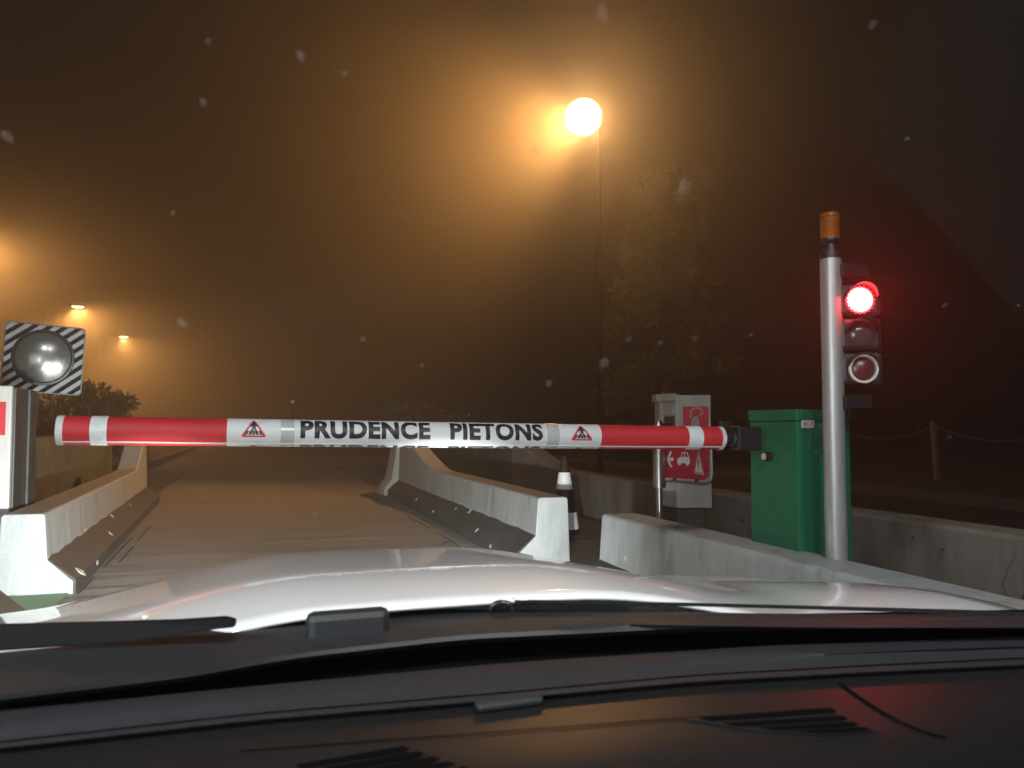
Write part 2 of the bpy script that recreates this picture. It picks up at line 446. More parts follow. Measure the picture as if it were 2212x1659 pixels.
for k, (yy, za, zb_, ww) in enumerate(((q1.y, .05, .42, .008), (q1.y - .12, .25, .46, .005), (5.2, .1, .4, .004), (7.3, .05, .45, .004), (8.9, .05, .4, .004), (9.8, .02, .44, .005))):
    crack(wx, yy, za, zb_, 1, M['crack'], OW, ww * .6, .06, 60 + k)
rgx = random.Random(8)
for k in range(14):
    yy, zz = rgx.uniform(2.6, 9.5), rgx.uniform(.12, .42)
    obj('pit', G().disc((3.945, yy, zz), (1, 0, .04), rgx.uniform(.006, .016), n=9, depth=.006), M['joint'], OW)

# ------------------------------------------------------------------ barrier arm
A = at(133, 929.5, Y=3.4); Bp = at(1557, 946.5, Y=3.4)
A, Bp = Vector(A), Vector(Bp)
ax = (Bp - A).normalized()
AL = (Bp - A).length
up = (Vector((0, 0, 1)) - ax * ax.z).normalized()
fr = ax.cross(up) * 1.0
if fr.y > 0: fr = -fr
RB = .0535
def bar_s(px):
    lo, hi = 0, AL
    for _ in range(40):
        md = (lo + hi) / 2
        p = A + ax * md + fr * RB
        q = CAM_M.inverted() @ (p - Vector((0, 0, CAM_H)))
        if CX + F_ * q.x / -q.z < px: lo = md
        else: hi = md
    return lo
def bpt(s, phi, r=RB):
    return A + ax * s + (fr * math.cos(phi) + up * math.sin(phi)) * r
def sleeve(s0, s1, r, n=40, wrinkle=0, seed=1):
    rg = random.Random(seed)
    secs = []
    m = max(2, int((s1 - s0) / .03) + 1)
    for i in range(m):
        s = s0 + (s1 - s0) * i / (m - 1)
        secs.append([bpt(s, 2 * math.pi * k / n, r + rg.uniform(-wrinkle, wrinkle)) for k in range(n)])
    return G().loft(secs)
arm = thing('barrier_arm', A + ax * AL / 2 - Vector((0, 0, RB)), 'red and white striped barrier arm lettered PRUDENCE PIETONS across the lane', 'barrier arm')
s_w0, s_w1 = bar_s(490), bar_s(1300)
obj('red_sleeve', sleeve(0.004, s_w0 - .0005, RB, wrinkle=.0004), M['red_vinyl'], arm, smooth=50)
obj('white_sleeve', sleeve(s_w0, s_w1, RB + .0004, wrinkle=.0002, seed=2), M['white_vinyl'], arm, smooth=50)
obj('red_sleeve', sleeve(s_w1 + .0005, AL - .01, RB, wrinkle=.0006, seed=3), M['red_vinyl'], arm, smooth=50)
obj('end_rim', sleeve(-.012, .012, RB + .0012, wrinkle=.0006, seed=4), M['white_vinyl'], arm, smooth=50)
obj('end_rim', sleeve(AL - .02, AL, RB + .0012, wrinkle=.0012, seed=5), M['white_vinyl'], arm, smooth=50)
for a, b, mt, nm, dr in ((193, 230, 'silver_tape', 'reflective_tape', .0016), (1490, 1521, 'silver_tape', 'reflective_tape', .0016),
                     (607, 636, 'clear_tape', 'clear_tape', .0014), (1183, 1209, 'clear_tape', 'clear_tape', .0014)):
    obj(nm, sleeve(bar_s(a), bar_s(b), RB + dr, wrinkle=.0007, seed=a), M[mt], arm, smooth=50)
g = G()
secs = []
for k in range(60):
    s = .01 + (AL - .03) * k / 59
    ph = R(-50) + .03 * math.sin(k * .35)
    secs.append([bpt(s, ph - .055, RB + .0003), bpt(s, ph - .05, RB + .003), bpt(s, ph + .05, RB + .003), bpt(s, ph + .055, RB + .0003)])
obj('seam_welt', g.loft(secs), M['white_vinyl'], arm)

def text_mesh(txt, bold=.012, shear=0, spacing=1.0):
    cu = bpy.data.curves.new('lettering', 'FONT')
    cu.body = txt; cu.offset = bold; cu.shear = shear; cu.space_character = spacing
    cu.resolution_u = 4
    o = bpy.data.objects.new('lettering_curve', cu)
    scene.collection.objects.link(o)
    dg = bpy.context.evaluated_depsgraph_get()
    me = bpy.data.meshes.new_from_object(o.evaluated_get(dg))
    bm = bmesh.new(); bm.from_mesh(me)
    bpy.data.objects.remove(o); bpy.data.curves.remove(cu); bpy.data.meshes.remove(me)
    return bm
def fit2d(bm, u0, u1, v0, v1):
    xs = [v.co.x for v in bm.verts]; ys = [v.co.y for v in bm.verts]
    a, b, c, d = min(xs), max(xs), min(ys), max(ys)
    for v in bm.verts:
        v.co = Vector((u0 + (v.co.x - a) / (b - a) * (u1 - u0), v0 + (v.co.y - c) / (d - c) * (v1 - v0), 0))
    return bm
def slice_v(bm, v0, v1, n):
    for k in range(1, n):
        v = v0 + (v1 - v0) * k / n
        bmesh.ops.bisect_plane(bm, geom=bm.verts[:] + bm.edges[:] + bm.faces[:], plane_co=(0, v, 0), plane_no=(0, 1, 0))
    return bm
def on_bar(bm, r=RB + .0012):
    for v in bm.verts: v.co = bpt(v.co.x, v.co.y / RB, r)
    return bm
TXT_TOP, TXT_BOT = R(66), R(-22)
for rep in range(3):
    off = -rep * R(120)
    for word, a, b in (('PRUDENCE', 649, 930), ('PIETONS', 973, 1173)):
        bm = fit2d(text_mesh(word, .046, 0, 1.08), bar_s(a), bar_s(b), (TXT_BOT + off) * RB, (TXT_TOP + off) * RB)
        slice_v(bm, (TXT_BOT + off) * RB, (TXT_TOP + off) * RB, 10)
        obj('lettering', on_bar(bm), M['print_black'], arm)

def poly2d(polys):
    bm = bmesh.new()
    for p in polys: bm.faces.new([bm.verts.new((x, y, 0)) for x, y in p])
    return bm
def rtri(w, h, r, n=5):
    # rounded triangle, base at y=0
    P = [(-w / 2, 0), (w / 2, 0), (0, h)]
    out = []
    for i in range(3):
        p = Vector(P[i]); a = (Vector(P[i - 1]) - p).normalized(); b = (Vector(P[(i + 1) % 3]) - p).normalized()
        ang = a.angle(b); d = r / math.tan(ang / 2)
        s_, e_ = p + a * d, p + b * d
        for k in range(n + 1):
            t = k / n
            q = (1 - t) ** 2 * s_ + 2 * t * (1 - t) * p + t * t * e_
            out.append((q.x, q.y))
    return out
def ring2d(o, i):
    return [[o[k], o[(k + 1) % len(o)], i[(k + 1) % len(o)], i[k]] for k in range(len(o))]
def stroke(pts, w):
    out = []
    for (x0, y0), (x1, y1) in zip(pts, pts[1:]):
        d = math.hypot(x1 - x0, y1 - y0); nx, ny_ = -(y1 - y0) / d * w / 2, (x1 - x0) / d * w / 2
        ex, ey = (x1 - x0) / d * w * .2, (y1 - y0) / d * w * .2
        out.append([(x0 + nx - ex, y0 + ny_ - ey), (x0 - nx - ex, y0 - ny_ - ey), (x1 - nx + ex, y1 - ny_ + ey), (x1 + nx + ex, y1 + ny_ + ey)])
    return out
def walker(w, h):
    # pedestrian striding over five zebra bars, in a frame w wide and h high with its base at 0
    k = w
    P = []
    for i, x in enumerate((-.30, -.155, 0, .155, .30)):
        lean = x * .28
        P.append([(k * (x - .045), h * .12), (k * (x + .045), h * .12), (k * (x + .038 - lean), h * .33), (k * (x - .038 - lean), h * .33)])
    P.append([(k * .0 + k * .045 * math.cos(a), h * .79 + k * .045 * math.sin(a)) for a in [2 * math.pi * j / 12 for j in range(12)]])
    P += stroke([(0, h * .72), (.01 * k, h * .5)], .12 * k)
    P += stroke([(.01 * k, h * .52), (-.06 * k, h * .36), (-.11 * k, h * .18)], .065 * k)
    P += stroke([(.01 * k, h * .52), (.07 * k, h * .38), (.10 * k, h * .18)], .065 * k)
    P += stroke([(-.02 * k, h * .70), (-.09 * k, h * .62), (-.10 * k, h * .52)], .05 * k)
    P += stroke([(.02 * k, h * .70), (.08 * k, h * .62), (.12 * k, h * .57)], .05 * k)
    return P
for px, wpx, y_top, y_bot in ((548, 56, 62, -18), (1257, 49, 62, -18)):
    w = bar_s(px + wpx / 2) - bar_s(px - wpx / 2)
    for rep in range(3):
        v0, v1 = R(y_bot) * RB, R(y_top) * RB
        h = v1 - v0
        off = -rep * R(120) * RB
        def put(polys, m, dr, nm):
            bm = poly2d([[(x + bar_s(px), y + v0 + off) for x, y in p] for p in polys])
            slice_v(bm, v0 + off, v1 + off, 10)
            return obj(nm, on_bar(bm, RB + dr), m, arm)
        o_, i_ = rtri(w, h, w * .06), rtri(w * .74, h * .74, w * .04)
        i_ = [(x, y + h * .085) for x, y in i_]
        put(ring2d(o_, i_), M['print_red'], .0012, 'warning_triangle')
        put(walker(w, h), M['print_black'], .0014, 'pedestrian_pictogram')
# shaft and clamp at the pivot
br = thing('arm_drive', Bp + Vector((.05, 0, -.09)), 'black drive clamp joining the arm to the green cabinet', 'drive clamp')
cl = Bp + ax * .045
obj('shaft', G().cyl(Bp - ax * .03, Bp + ax * .07, .034, n=20), M['black_plastic'], br, smooth=40)
obj('collar', G().cyl(Bp + ax * .052, Bp + ax * .062, .037, n=20), M['steel'], br, smooth=40)
rotb = Matrix((ax, -fr, up)).transposed()
obj('side_plate', G().box(Bp + ax * .055 + Vector((0, .06, .01)), (.05, .03, .14), rotb), M['black_plastic'], br, bevel=.006)
obj('housing', G().box(Bp + ax * .135 + Vector((0, .01, 0)), (.13, .10, .115), rotb), M['black_plastic'], br, bevel=.01)
obj('bolt', G().cyl(Bp + ax * .14 + fr * .035, Bp + ax * .14 + fr * .05, .006, n=8), M['steel'], br)

# ------------------------------------------------------------------ green cabinet
CX0, CY0 = 2.40, 3.2
p_ = at(1621, 1000, X=CX0); CY1 = p_.y
p_ = at(1723, 1000, X=CX0); CY0 = p_.y
p_ = at(1837, 1000, Y=CY0); CX1 = p_.x
ctop = at(1723, 884, Y=CY0).z
cab = thing('control_cabinet', (CX0 + .17, CY0 + .18, .012), 'green metal barrier cabinet with a small BCA sticker', 'cabinet')
obj('body', G().span((CX0, CY0, .012), (CX1, CY1, ctop - .055)), M['green'], cab, bevel=.004)
obj('lid', G().span((CX0 - .006, CY0 - .006, ctop - .052), (CX1 + .006, CY1 + .006, ctop)), M['green'], cab, bevel=.004)
# the door with its rivets on the face towards the car
obj('door', G().span((CX0 + .09, CY0 - .004, .25), (CX1 - .02, CY0 - .0005, ctop - .17)), M['green'], cab, bevel=.002)
c = at(1745, 916, Y=CY0 - .002)
st = obj('sticker', G().box(c, (.068, .003, .034)), M['sticker'], cab)
bm = fit2d(text_mesh('BCA', .03, .25), c.x - .024, c.x + .026, c.z - .008, c.z + .012)
for v in bm.verts: v.co = Vector((v.co.x, CY0 - .0042, v.co.y))
obj('lettering', bm, M['print_red'], st)
g = G().box((c.x + .002, CY0 - .0042, c.z - .0125), (.05, .0008, .0016)); obj('underline', g, M['print_red'], st)
for py in (939, 978):
    q = at(1763, py, Y=CY0 - .005)
    obj('rivet', G().lathe(None, [(.0055, 0), (.004, .003), (0, .004)], 12, M=Matrix.Translation(q) @ Matrix.Rotation(R(90), 4, 'X')), M['steel'], cab, smooth=60)
q = at(1664, 986, X=CX0 - .001)
bt = obj('push_button', G().cyl(q, q + Vector((-.035, 0, 0)), .022, n=24), M['black_plastic'], cab, smooth=40)
obj('button_face', G().cyl(q + Vector((-.0352, 0, 0)), q + Vector((-.039, 0, 0)), .0165, n=24), M['brass'], bt, smooth=40)
obj('plinth', G().span((CX0 - .03, CY0 - .03, .012), (CX1 + .03, CY1 + .03, .06)), M['kerb'], cab, bevel=.01)

# ------------------------------------------------------------------ traffic light on its pole
PY = 3.0
pc = at(1803, 1000, Y=PY); PX = pc.x
ptop = at(1790, 560, Y=PY).z
sig = thing('traffic_light', (PX, PY, .012), 'traffic light with glowing red lamp and amber beacon on a grey pole', 'traffic light')
PR = .046
obj('pole', G().cyl((PX, PY, .012), (PX, PY, ptop), PR, n=32), M['pole'], sig, smooth=40)
obj('base_plate', G().span((PX - .11, PY - .11, .012), (PX + .11, PY + .11, .028)), M['pole'], sig)
obj('pole_cap', G().cyl((PX, PY, ptop), (PX, PY, ptop + .035), PR * 1.02, PR * 1.0, n=28), M['black_plastic'], sig, smooth=40)
zb = ptop + .035
obj('beacon_base', G().lathe((PX, PY, zb), [(.03, 0), (.026, .03), (.042, .045), (.042, .055), (0, .055)], 24), M['black_plastic'], sig, smooth=40)
prof = [(.042, .055)]
for k in range(9):
    z = .058 + k * .012
    prof += [(.0425, z), (.0405, z + .006)]
prof += [(.041, .166), (.036, .172), (0, .173)]
obj('beacon_lens', G().lathe((PX, PY, zb), prof, 28), M['amber'], sig, smooth=40)
# brackets
for py in (588, 868):
    q = at(1806, py, Y=PY)
    b_ = obj('bracket', G().span((PX + .012, PY - PR - .018, q.z - .028), (PX + .15, PY - PR + .02, q.z + .028)), M['black_plastic'], sig, bevel=.004)
HY = PY - PR - .03        # front face of the heads
hs = [at(1857, 648, Y=HY), at(1860, 722, Y=HY), at(1863, 797, Y=HY)]
aim = Vector((-.42, -1, 0)).normalized()
M['led_red'] = glow('red_led_lens', (1.0, .030, .030), 38, True)
M['led_rim'] = glow('red_led_rim', (1.0, .015, .03), 7)
for i, q in enumerate(hs):
    top_, bot_ = q.z + .073, q.z - .073
    rot = Matrix.Rotation(math.atan2(aim.x, -aim.y), 3, 'Z')
    ctr = Vector(q) - aim * .045
    h_ = obj('signal_head', G().box(ctr, (.185, .09, .144), rot), M['black_plastic'], sig, bevel=.022)
    mt = Matrix.Translation(q) @ (aim.to_track_quat('Z', 'Y').to_matrix().to_4x4())
    if i == 0:
        # LED field: a scalloped disc of small domes
        g = G().lathe(None, [(.056, .003), (.05, .010), (.03, .014), (0, .015)], 32, M=mt)
        obj('lit_lens', g, M['led_red'], h_, smooth=60)
        g = G()
        for k in range(20):
            a = 2 * math.pi * k / 20
            p = mt @ Vector((.057 * math.cos(a), .057 * math.sin(a), .004))
            bmesh.ops.create_icosphere(g.bm, subdivisions=1, radius=.0065, matrix=Matrix.Translation(p))
        obj('led_ring', g, M['led_rim'], h_)
        vis = [(.068, .0), (.07, .075)]
    elif i == 1:
        obj('dark_lens', G().lathe(None, [(.056, .002), (.045, .012), (.02, .018), (0, .019)], 32, M=mt), M['lens_off'], h_, smooth=60)
    else:
        obj('ring', G().lathe(None, [(.062, .001), (.062, .02), (.052, .021), (.051, .002)], 36, M=mt), M['lens_ring'], h_, smooth=40)
        obj('unlit_lens', G().lathe(None, [(.048, .002), (.035, .011), (0, .015)], 32, M=mt), M['lens_red_off'], h_, smooth=60)
    # visor: a half tube over the lens
    g = G()
    arcs = []
    for (r_, z_, dr) in ((.066, .002, 0), (.066, .075, 0), (.069, .075, 0), (.069, .002, 0)):
        arc = []
        for k in range(17):
            a = R(10) + R(160) * k / 16
            zz = z_ if z_ < .01 else .03 + .05 * math.sin(a)
            if i == 2: zz = min(zz, .05)
            arc.append(mt @ Vector((r_ * math.cos(a), r_ * math.sin(a), zz)))
        arcs.append(arc)
    g.loft(arcs + [arcs[0]], closed=False, caps=False)
    obj('visor', g, M['black_plastic'], h_, smooth=40)
ld = bpy.data.lights.new('red_signal_light', 'POINT'); ld.color = (1, .02, .03); ld.energy = 1.0; ld.shadow_soft_size = .02
lo_ = bpy.data.objects.new('red_signal_light', ld); lo_.location = Vector(hs[0]) + aim * .05
lo_.rotation_euler = aim.to_track_quat('-Z', 'Y').to_euler()
place(lo_, None)

# ------------------------------------------------------------------ traffic cone
q = at(1219, 985, d=8.2)
cn = thing('traffic_cone', (q.x, q.y, .012), 'dark traffic cone with white reflective bands behind the right barrier', 'cone')
hc = q.z - .012
def cr(z): return .028 + (.155 - .028) * (1 - z / hc)
obj('body', G().lathe((q.x, q.y, .012), [(cr(.03), .03), (cr(hc - .01), hc - .01), (.02, hc), (0, hc)], 32), M['cone'], cn, smooth=40)
for py0, py1 in ((1020, 1056), (1105, 1140)):
    z1, z0 = at(1217, py0, d=8.2).z - .012, at(1217, py1, d=8.2).z - .012
    obj('reflective_band', G().lathe((q.x, q.y, .012), [(cr(z0) + .001, z0), (cr(z0) + .004, z0), (cr(z1) + .004, z1), (cr(z1) + .001, z1)], 32), M['cone_band'], cn, smooth=40)
obj('foot', G().span((q.x - .2, q.y - .2, .012), (q.x + .2, q.y + .2, .045)), M['cone'], cn, bevel=.012)

# ------------------------------------------------------------------ steel sign post with red panel
q = at(1424, 1000, d=5.5)
SX, SY = q.x, q.y
sp = thing('sign_post', (SX, SY, .012), 'steel post with red arrow, car and warning panel in a bent tube', 'sign post')
ztop = at(1424, 909, d=5.5).z
z_s0, z_s1 = at(1424, 1053, d=5.5).z, at(1424, 968, d=5.5).z
obj('post', G().cyl((SX, SY, .012), (SX, SY, ztop), .021, n=20), M['steel'], sp, smooth=40)
obj('sleeve', G().cyl((SX, SY, z_s0), (SX, SY, z_s1 + .16), .042, n=24), M['steel'], sp, smooth=40)
obj('top_clamp', G().span((SX + .01, SY - .03, ztop - .05), (SX + .075, SY + .03, ztop - .015)), M['black_plastic'], sp, bevel=.004)
# the panel: its plane faces the car, slightly turned
pc0 = at(1437, 980, d=5.5); pc1 = at(1532, 985, d=5.25)
e1 = (Vector((pc1.x, pc1.y, 0)) - Vector((pc0.x, pc0.y, 0))); PW = e1.length; e1.normalize()
e2 = Vector((0, 0, 1)); e3 = e1.cross(e2)
if e3.y > 0: e3 = -e3
zb0, zb1 = at(1437, 1033, d=5.5).z, at(1437, 965, d=5.5).z
PH = zb1 - zb0
O0 = Vector((pc0.x, pc0.y, zb0))
def spt(u, v, d=0): return O0 + e1 * u * PW + e2 * v * PH + e3 * d
out = [(0, 0.03), (0, 1), (1, 1), (1, .22), (.97, .1), (.9, .02), (.8, 0)]
pn = obj('panel', G().prism([spt(u, v) for u, v in out], e3 * .006), M['print_red'], sp)
M['sign_red'] = pm('sign_red', (.42, .016, .035), (.36, .014, .03), ns=12, rough=.4)
pn.data.materials[0] = M['sign_red']
def flat(polys, m, nm, d=.0075, par=None):
    g = G()
    for p in polys: g.prism([spt(u, v, d) for u, v in p], e3 * .0015)
    return obj(nm, g, m, par or pn)
arrow = [[(.05, .62), (.13, .86), (.18, .86), (.125, .66), (.21, .66), (.21, .56), (.125, .56), (.18, .36), (.13, .36)]]
flat([[(.05, .61), (.135, .86), (.185, .86), (.10, .61)], [(.05, .61), (.10, .61), (.185, .36), (.135, .36)], [(.085, .665), (.21, .665), (.21, .555), (.085, .555)]], M['sticker'], 'arrow_symbol')
carp = [[(.30, .50), (.30, .64), (.36, .68), (.58, .68), (.59, .50)], [(.37, .685), (.41, .84), (.53, .84), (.575, .685)]]
cs = flat(carp, M['sticker'], 'car_symbol')
flat([[(.395, .70), (.42, .81), (.46, .81), (.46, .70)], [(.48, .70), (.48, .81), (.52, .81), (.555, .70)]], M['sign_red'], 'car_window', .0092)
for cu_ in (.35, .53):
    flat([[(cu_ + .035 * math.cos(a), .50 + .075 * math.sin(a)) for a in [2 * math.pi * k / 14 for k in range(14)]]], M['sticker'], 'car_wheel', .0094)
tri_o = [(.68, .22), (.90, .16), (.785, .90)]; tri_i = [(.71, .27), (.865, .225), (.785, .76)]
tw = flat([tri_o], M['sticker'], 'warning_symbol')
flat([[(.695, .245), (.883, .19), (.785, .83)]], M['sign_red'], 'warning_border', .0092)
flat([tri_i], M['sticker'], 'warning_field', .0106)
flat([[(.777, .40), (.793, .40), (.798, .64), (.772, .64)], [(.775, .32), (.797, .315), (.797, .355), (.775, .36)]], M['print_black'], 'exclamation_mark', .012)
# bent tube round panel
pts = [spt(-.12, -.06, .0)]
for u, v in ((0, -.06), (.5, -.085), (.8, -.10)): pts.append(spt(u, v))
for k in range(7):
    a = R(-90) + R(90) * k / 6
    pts.append(spt(.86 + .2 * math.cos(a), .17 + .27 * math.sin(a)))
pts += [spt(1.06, .6), spt(1.05, 1.0)]
obj('tube_frame', G().tube(pts, .011, 12), M['steel'], sp, smooth=50)
for u in (.22, .72):
    obj('clip', G().box(spt(u, -.01, .002), (.02, .02, .03)), M['dark_rod'], sp, bevel=.003)

# ------------------------------------------------------------------ toll terminal beyond
T0 = at(1425, 1000, d=7.2); T1 = at(1461, 1000, d=6.95); T2 = at(1537, 1000, d=6.95)
tz0 = at(1480, 1097, d=6.95).z; tz1 = at(1480, 853, d=6.95).z
tb = thing('toll_terminal', ((T1.x + T2.x) / 2, T1.y + .2, .012), 'beige toll terminal with a peeling red sticker behind the arm end', 'terminal')
dvec = Vector((T2.x - T1.x, T2.y - T1.y, 0)).normalized()
bvec = Vector((-dvec.y, dvec.x, 0))
def tpoly(z): 
    a, b, c_ = Vector((T0.x, T0.y, z)), Vector((T1.x, T1.y, z)), Vector((T2.x, T2.y, z))
    return [a, b, c_, c_ + bvec * .38, a + bvec * .22]
obj('body', G().loft([tpoly(tz0), tpoly(tz1)]), M['terminal'], tb, bevel=.006)
a_, b_, c_ = tpoly(tz1 + .002)[:3]
obj('cap', G().loft([[a_ - dvec * .03 - bvec * .03 + Vector((0, 0, z)), b_ - bvec * .03 + Vector((0, 0, z)), b_ + bvec * .15 + Vector((0, 0, z)), a_ + bvec * .2 - dvec * .03 + Vector((0, 0, z))] for z in (-.05, .012)]), M['terminal'], tb, bevel=.006)
obj('pedestal', G().loft([[p + (Vector((T1.x + .1, T1.y + .15, p.z)) - p) * .25 for p in tpoly(z)] for z in (.012, tz0 - .001)]), M['slot'], tb)
def on_face(P0, P1, u, py_z, d): 
    e = (P1 - P0); n = Vector((e.y, -e.x, 0)).normalized()
    p = P0 + e * u
    return Vector((p.x, p.y, py_z)) + n * d
def face_quad(P0, P1, u0, u1, z0, z1, d, th=.002):
    e = (P1 - P0); n = Vector((e.y, -e.x, 0)).normalized()
    return G().prism([on_face(P0, P1, u0, z0, d), on_face(P0, P1, u1, z0, d), on_face(P0, P1, u1, z1, d), on_face(P0, P1, u0, z1, d)], n * th)
zt = lambda py: at(1480, py, d=6.95).z
P0, P1, P2 = Vector((T0.x, T0.y, 0)), Vector((T1.x, T1.y, 0)), Vector((T2.x, T2.y, 0))
nt = obj('notice', face_quad(P0, P1, .15, .98, zt(893), zt(872), .001), M['sticker'], tb)
for k, (u0, u1) in enumerate(((.2, .85), (.22, .7), (.22, .8), (.3, .72))):
    obj('illegible_line', face_quad(P0, P1, u0, u1, zt(876 + k * 4.6), zt(874.4 + k * 4.6), .0035, .0008), M['slot'], nt)
obj('screen_slot', face_quad(P0, P1, .32, .95, zt(925), zt(899), .001), M['slot'], tb)
rs = obj('red_sticker', face_quad(P1, P2, .2, .93, zt(935), zt(878), .001), M['print_red'], tb)
def fsh(polys, m, nm):
    g = G(); e = P2 - P1; n = Vector((e.y, -e.x, 0)).normalized()
    for p in polys: g.prism([on_face(P1, P2, .2 + .73 * u, zt(935) + (zt(878) - zt(935)) * v, .0035) for u, v in p], n * .001)
    return obj(nm, g, m, rs)
fsh(stroke([(.30, .55), (.32, .85), (.48, .95), (.70, .92), (.76, .70), (.62, .66)], .05), M['terminal'], 'hand_symbol')
fsh([[(.34, .02), (.62, .02), (.62, .52), (.56, .62), (.42, .60), (.34, .45)]], M['terminal'], 'peeled_patch')
fsh(stroke([(.44, .30), (.44, .48), (.54, .48), (.54, .30)], .03), M['slot'], 'peeled_outline')
obj('lower_notice', face_quad(P0, P1, .3, .95, zt(1062), zt(1035), .001), M['sticker'], tb)

# ------------------------------------------------------------------ left pillar with red plate
q0, q1 = at(22, 980, Y=6.55), at(66, 980, X=-1.60)
LX, LY = q0.x, 6.55
lz1, lz0 = at(22, 833, Y=LY).z, at(22, 1138, Y=LY).z
pl = thing('toll_pillar', (LX - .25, LY + .2, .012), 'white toll pillar with red plate at the left picture edge', 'pillar')
obj('body', G().span((LX - .5, LY, lz0), (LX, LY + .05, lz1)), M['booth_white'], pl, bevel=.012)
obj('metal_back', G().span((LX - .46, LY + .051, .2), (LX + .015, LY + .66, lz1 - .01)), M['zinc'], pl, bevel=.008)
obj('edge_rail', G().span((LX + .0155, LY + .36, .2), (LX + .035, LY + .42, lz1 - .01)), M['zinc'], pl, bevel=.004)
obj('foot', G().span((LX - .42, LY + .03, .012), (LX - .03, LY + .6, lz0 + .01)), M['slot'], pl)
r0_, r1_ = at(11, 940, Y=LY - .002), at(11, 868, Y=LY - .002)
obj('red_plate', G().span((r0_.x - .2, LY - .004, r0_.z), (r0_.x, LY - .0005, r1_.z)), M['print_red'], pl)

# ------------------------------------------------------------------ convex traffic mirror
MY = 8.0
mc = at(93, 774, Y=MY)
tl, tr_, br_, bl_ = at(14, 694, Y=MY), at(183, 709, Y=MY), at(175, 856, Y=MY), at(2, 842, Y=MY)
mw = thing('traffic_mirror', (mc.x - .05, MY + .03, .012), 'convex road mirror on a square board with diagonal black stripes', 'mirror')
BS = .69
mm, t_, b_ = new_mat('striped_board')
N, L = t_.nodes, t_.links
tc = N.new('ShaderNodeTexCoord'); sx = N.new('ShaderNodeSeparateXYZ'); L.new(tc.outputs['Object'], sx.inputs[0])
ad = N.new('ShaderNodeMath'); ad.operation = 'SUBTRACT'
mx_ = N.new('ShaderNodeMath'); mx_.operation = 'MULTIPLY'; mx_.inputs[1].default_value = .76
L.new(sx.outputs[0], mx_.inputs[0]); L.new(mx_.outputs[0], ad.inputs[0]); L.new(sx.outputs[2], ad.inputs[1])
ml = N.new('ShaderNodeMath'); ml.operation = 'MULTIPLY_ADD'; ml.inputs[1].default_value = 1 / .088; ml.inputs[2].default_value = 10.1
L.new(ad.outputs[0], ml.inputs[0])
fc = N.new('ShaderNodeMath'); fc.operation = 'FRACT'; L.new(ml.outputs[0], fc.inputs[0])
gt = N.new('ShaderNodeMath'); gt.operation = 'GREATER_THAN'; gt.inputs[1].default_value = .5; L.new(fc.outputs[0], gt.inputs[0])
cm = N.new('ShaderNodeMix'); cm.data_type = 'RGBA'; cm.inputs[6].default_value = (.010, .009, .009, 1); cm.inputs[7].default_value = (.30, .30, .31, 1)
L.new(gt.outputs[0], cm.inputs[0]); L.new(cm.outputs[2], b_.inputs['Base Color']); b_.inputs['Roughness'].default_value = .75; b_.inputs['Specular IOR Level'].default_value = .15
def rsq(w, h, r, n=6):
    out = []
    for cx_, cz_, a0 in ((w / 2 - r, h / 2 - r, 0), (-w / 2 + r, h / 2 - r, 90), (-w / 2 + r, -h / 2 + r, 180), (w / 2 - r, -h / 2 + r, 270)):
        for k in range(n + 1):
            a = R(a0 + 90 * k / n); out.append((cx_ + r * math.cos(a), cz_ + r * math.sin(a)))
    return out
# board frame: rolled by ~5 degrees, turned slightly towards the lane
mx_ax = Vector((tr_ - tl)).normalized(); mz_ax = (Vector(tl) - Vector(bl_)).normalized()
turn = Matrix.Rotation(R(9), 3, 'Z')
mx_ax = turn @ mx_ax
mw_w = (Vector(tr_) - Vector(tl)).length; mw_h = (Vector(tl) - Vector(bl_)).length
mn = mx_ax.cross(mz_ax).normalized()
if mn.y > 0: mn = -mn
cc = (Vector(tl) + Vector(tr_) + Vector(br_) + Vector(bl_)) / 4
def mpt(u, v, d=0): return cc + mx_ax * u + mz_ax * v + mn * d
bo = obj('board', G().prism([mpt(u, v) for u, v in rsq(mw_w, mw_h, .035)], -mn * .012), mm, mw)
# keep the stripe pattern centred on the board: move the origin there
off = cc - wloc(mw)
for v in bo.data.vertices: v.co -= off
bo.location = off
obj('rim', G().loft([[mpt(u, v, d) for u, v in rsq(mw_w + e, mw_h + e, .04)] for e, d in ((-.012, .002), (-.012, .006), (.008, .006), (.008, -.014), (-.012, -.014))], caps=False), M['zinc'], mw)
mq = Matrix.Translation(cc + mx_ax * -.005 + mz_ax * .01) @ mn.to_track_quat('Z', 'Y').to_matrix().to_4x4()
MRAD = .218
obj('mirror_ring', G().lathe(None, [(MRAD + .025, .001), (MRAD + .022, .018), (MRAD + .004, .022), (MRAD - .006, .014)], 48, M=mq), M['black_plastic'], mw, smooth=50)
sag = .034; RS = (MRAD ** 2 + sag ** 2) / (2 * sag)
prof = []
for k in range(17):
    r_ = MRAD * (1 - k / 16)
    prof.append((r_, .012 + sag - (RS - math.sqrt(max(0, RS * RS - r_ * r_)))))
obj('mirror_dome', G().lathe(None, prof, 56, M=mq), M['mirror'], mw, smooth=80)
pb = at(62, 1000, Y=MY + .05)
obj('post', G().tube([mpt(-.03, .25, -.045), mpt(-.04, -.3, -.045), (pb.x, MY + .06, pb.z), (pb.x - .03, MY + .06, .012)], .03, 14), M['zinc'], mw, smooth=40)
for v in (-.15, .15): obj('clamp', G().box(mpt(-.032, v, -.03), (.11, .04, .04)), M['zinc'], mw, bevel=.004)

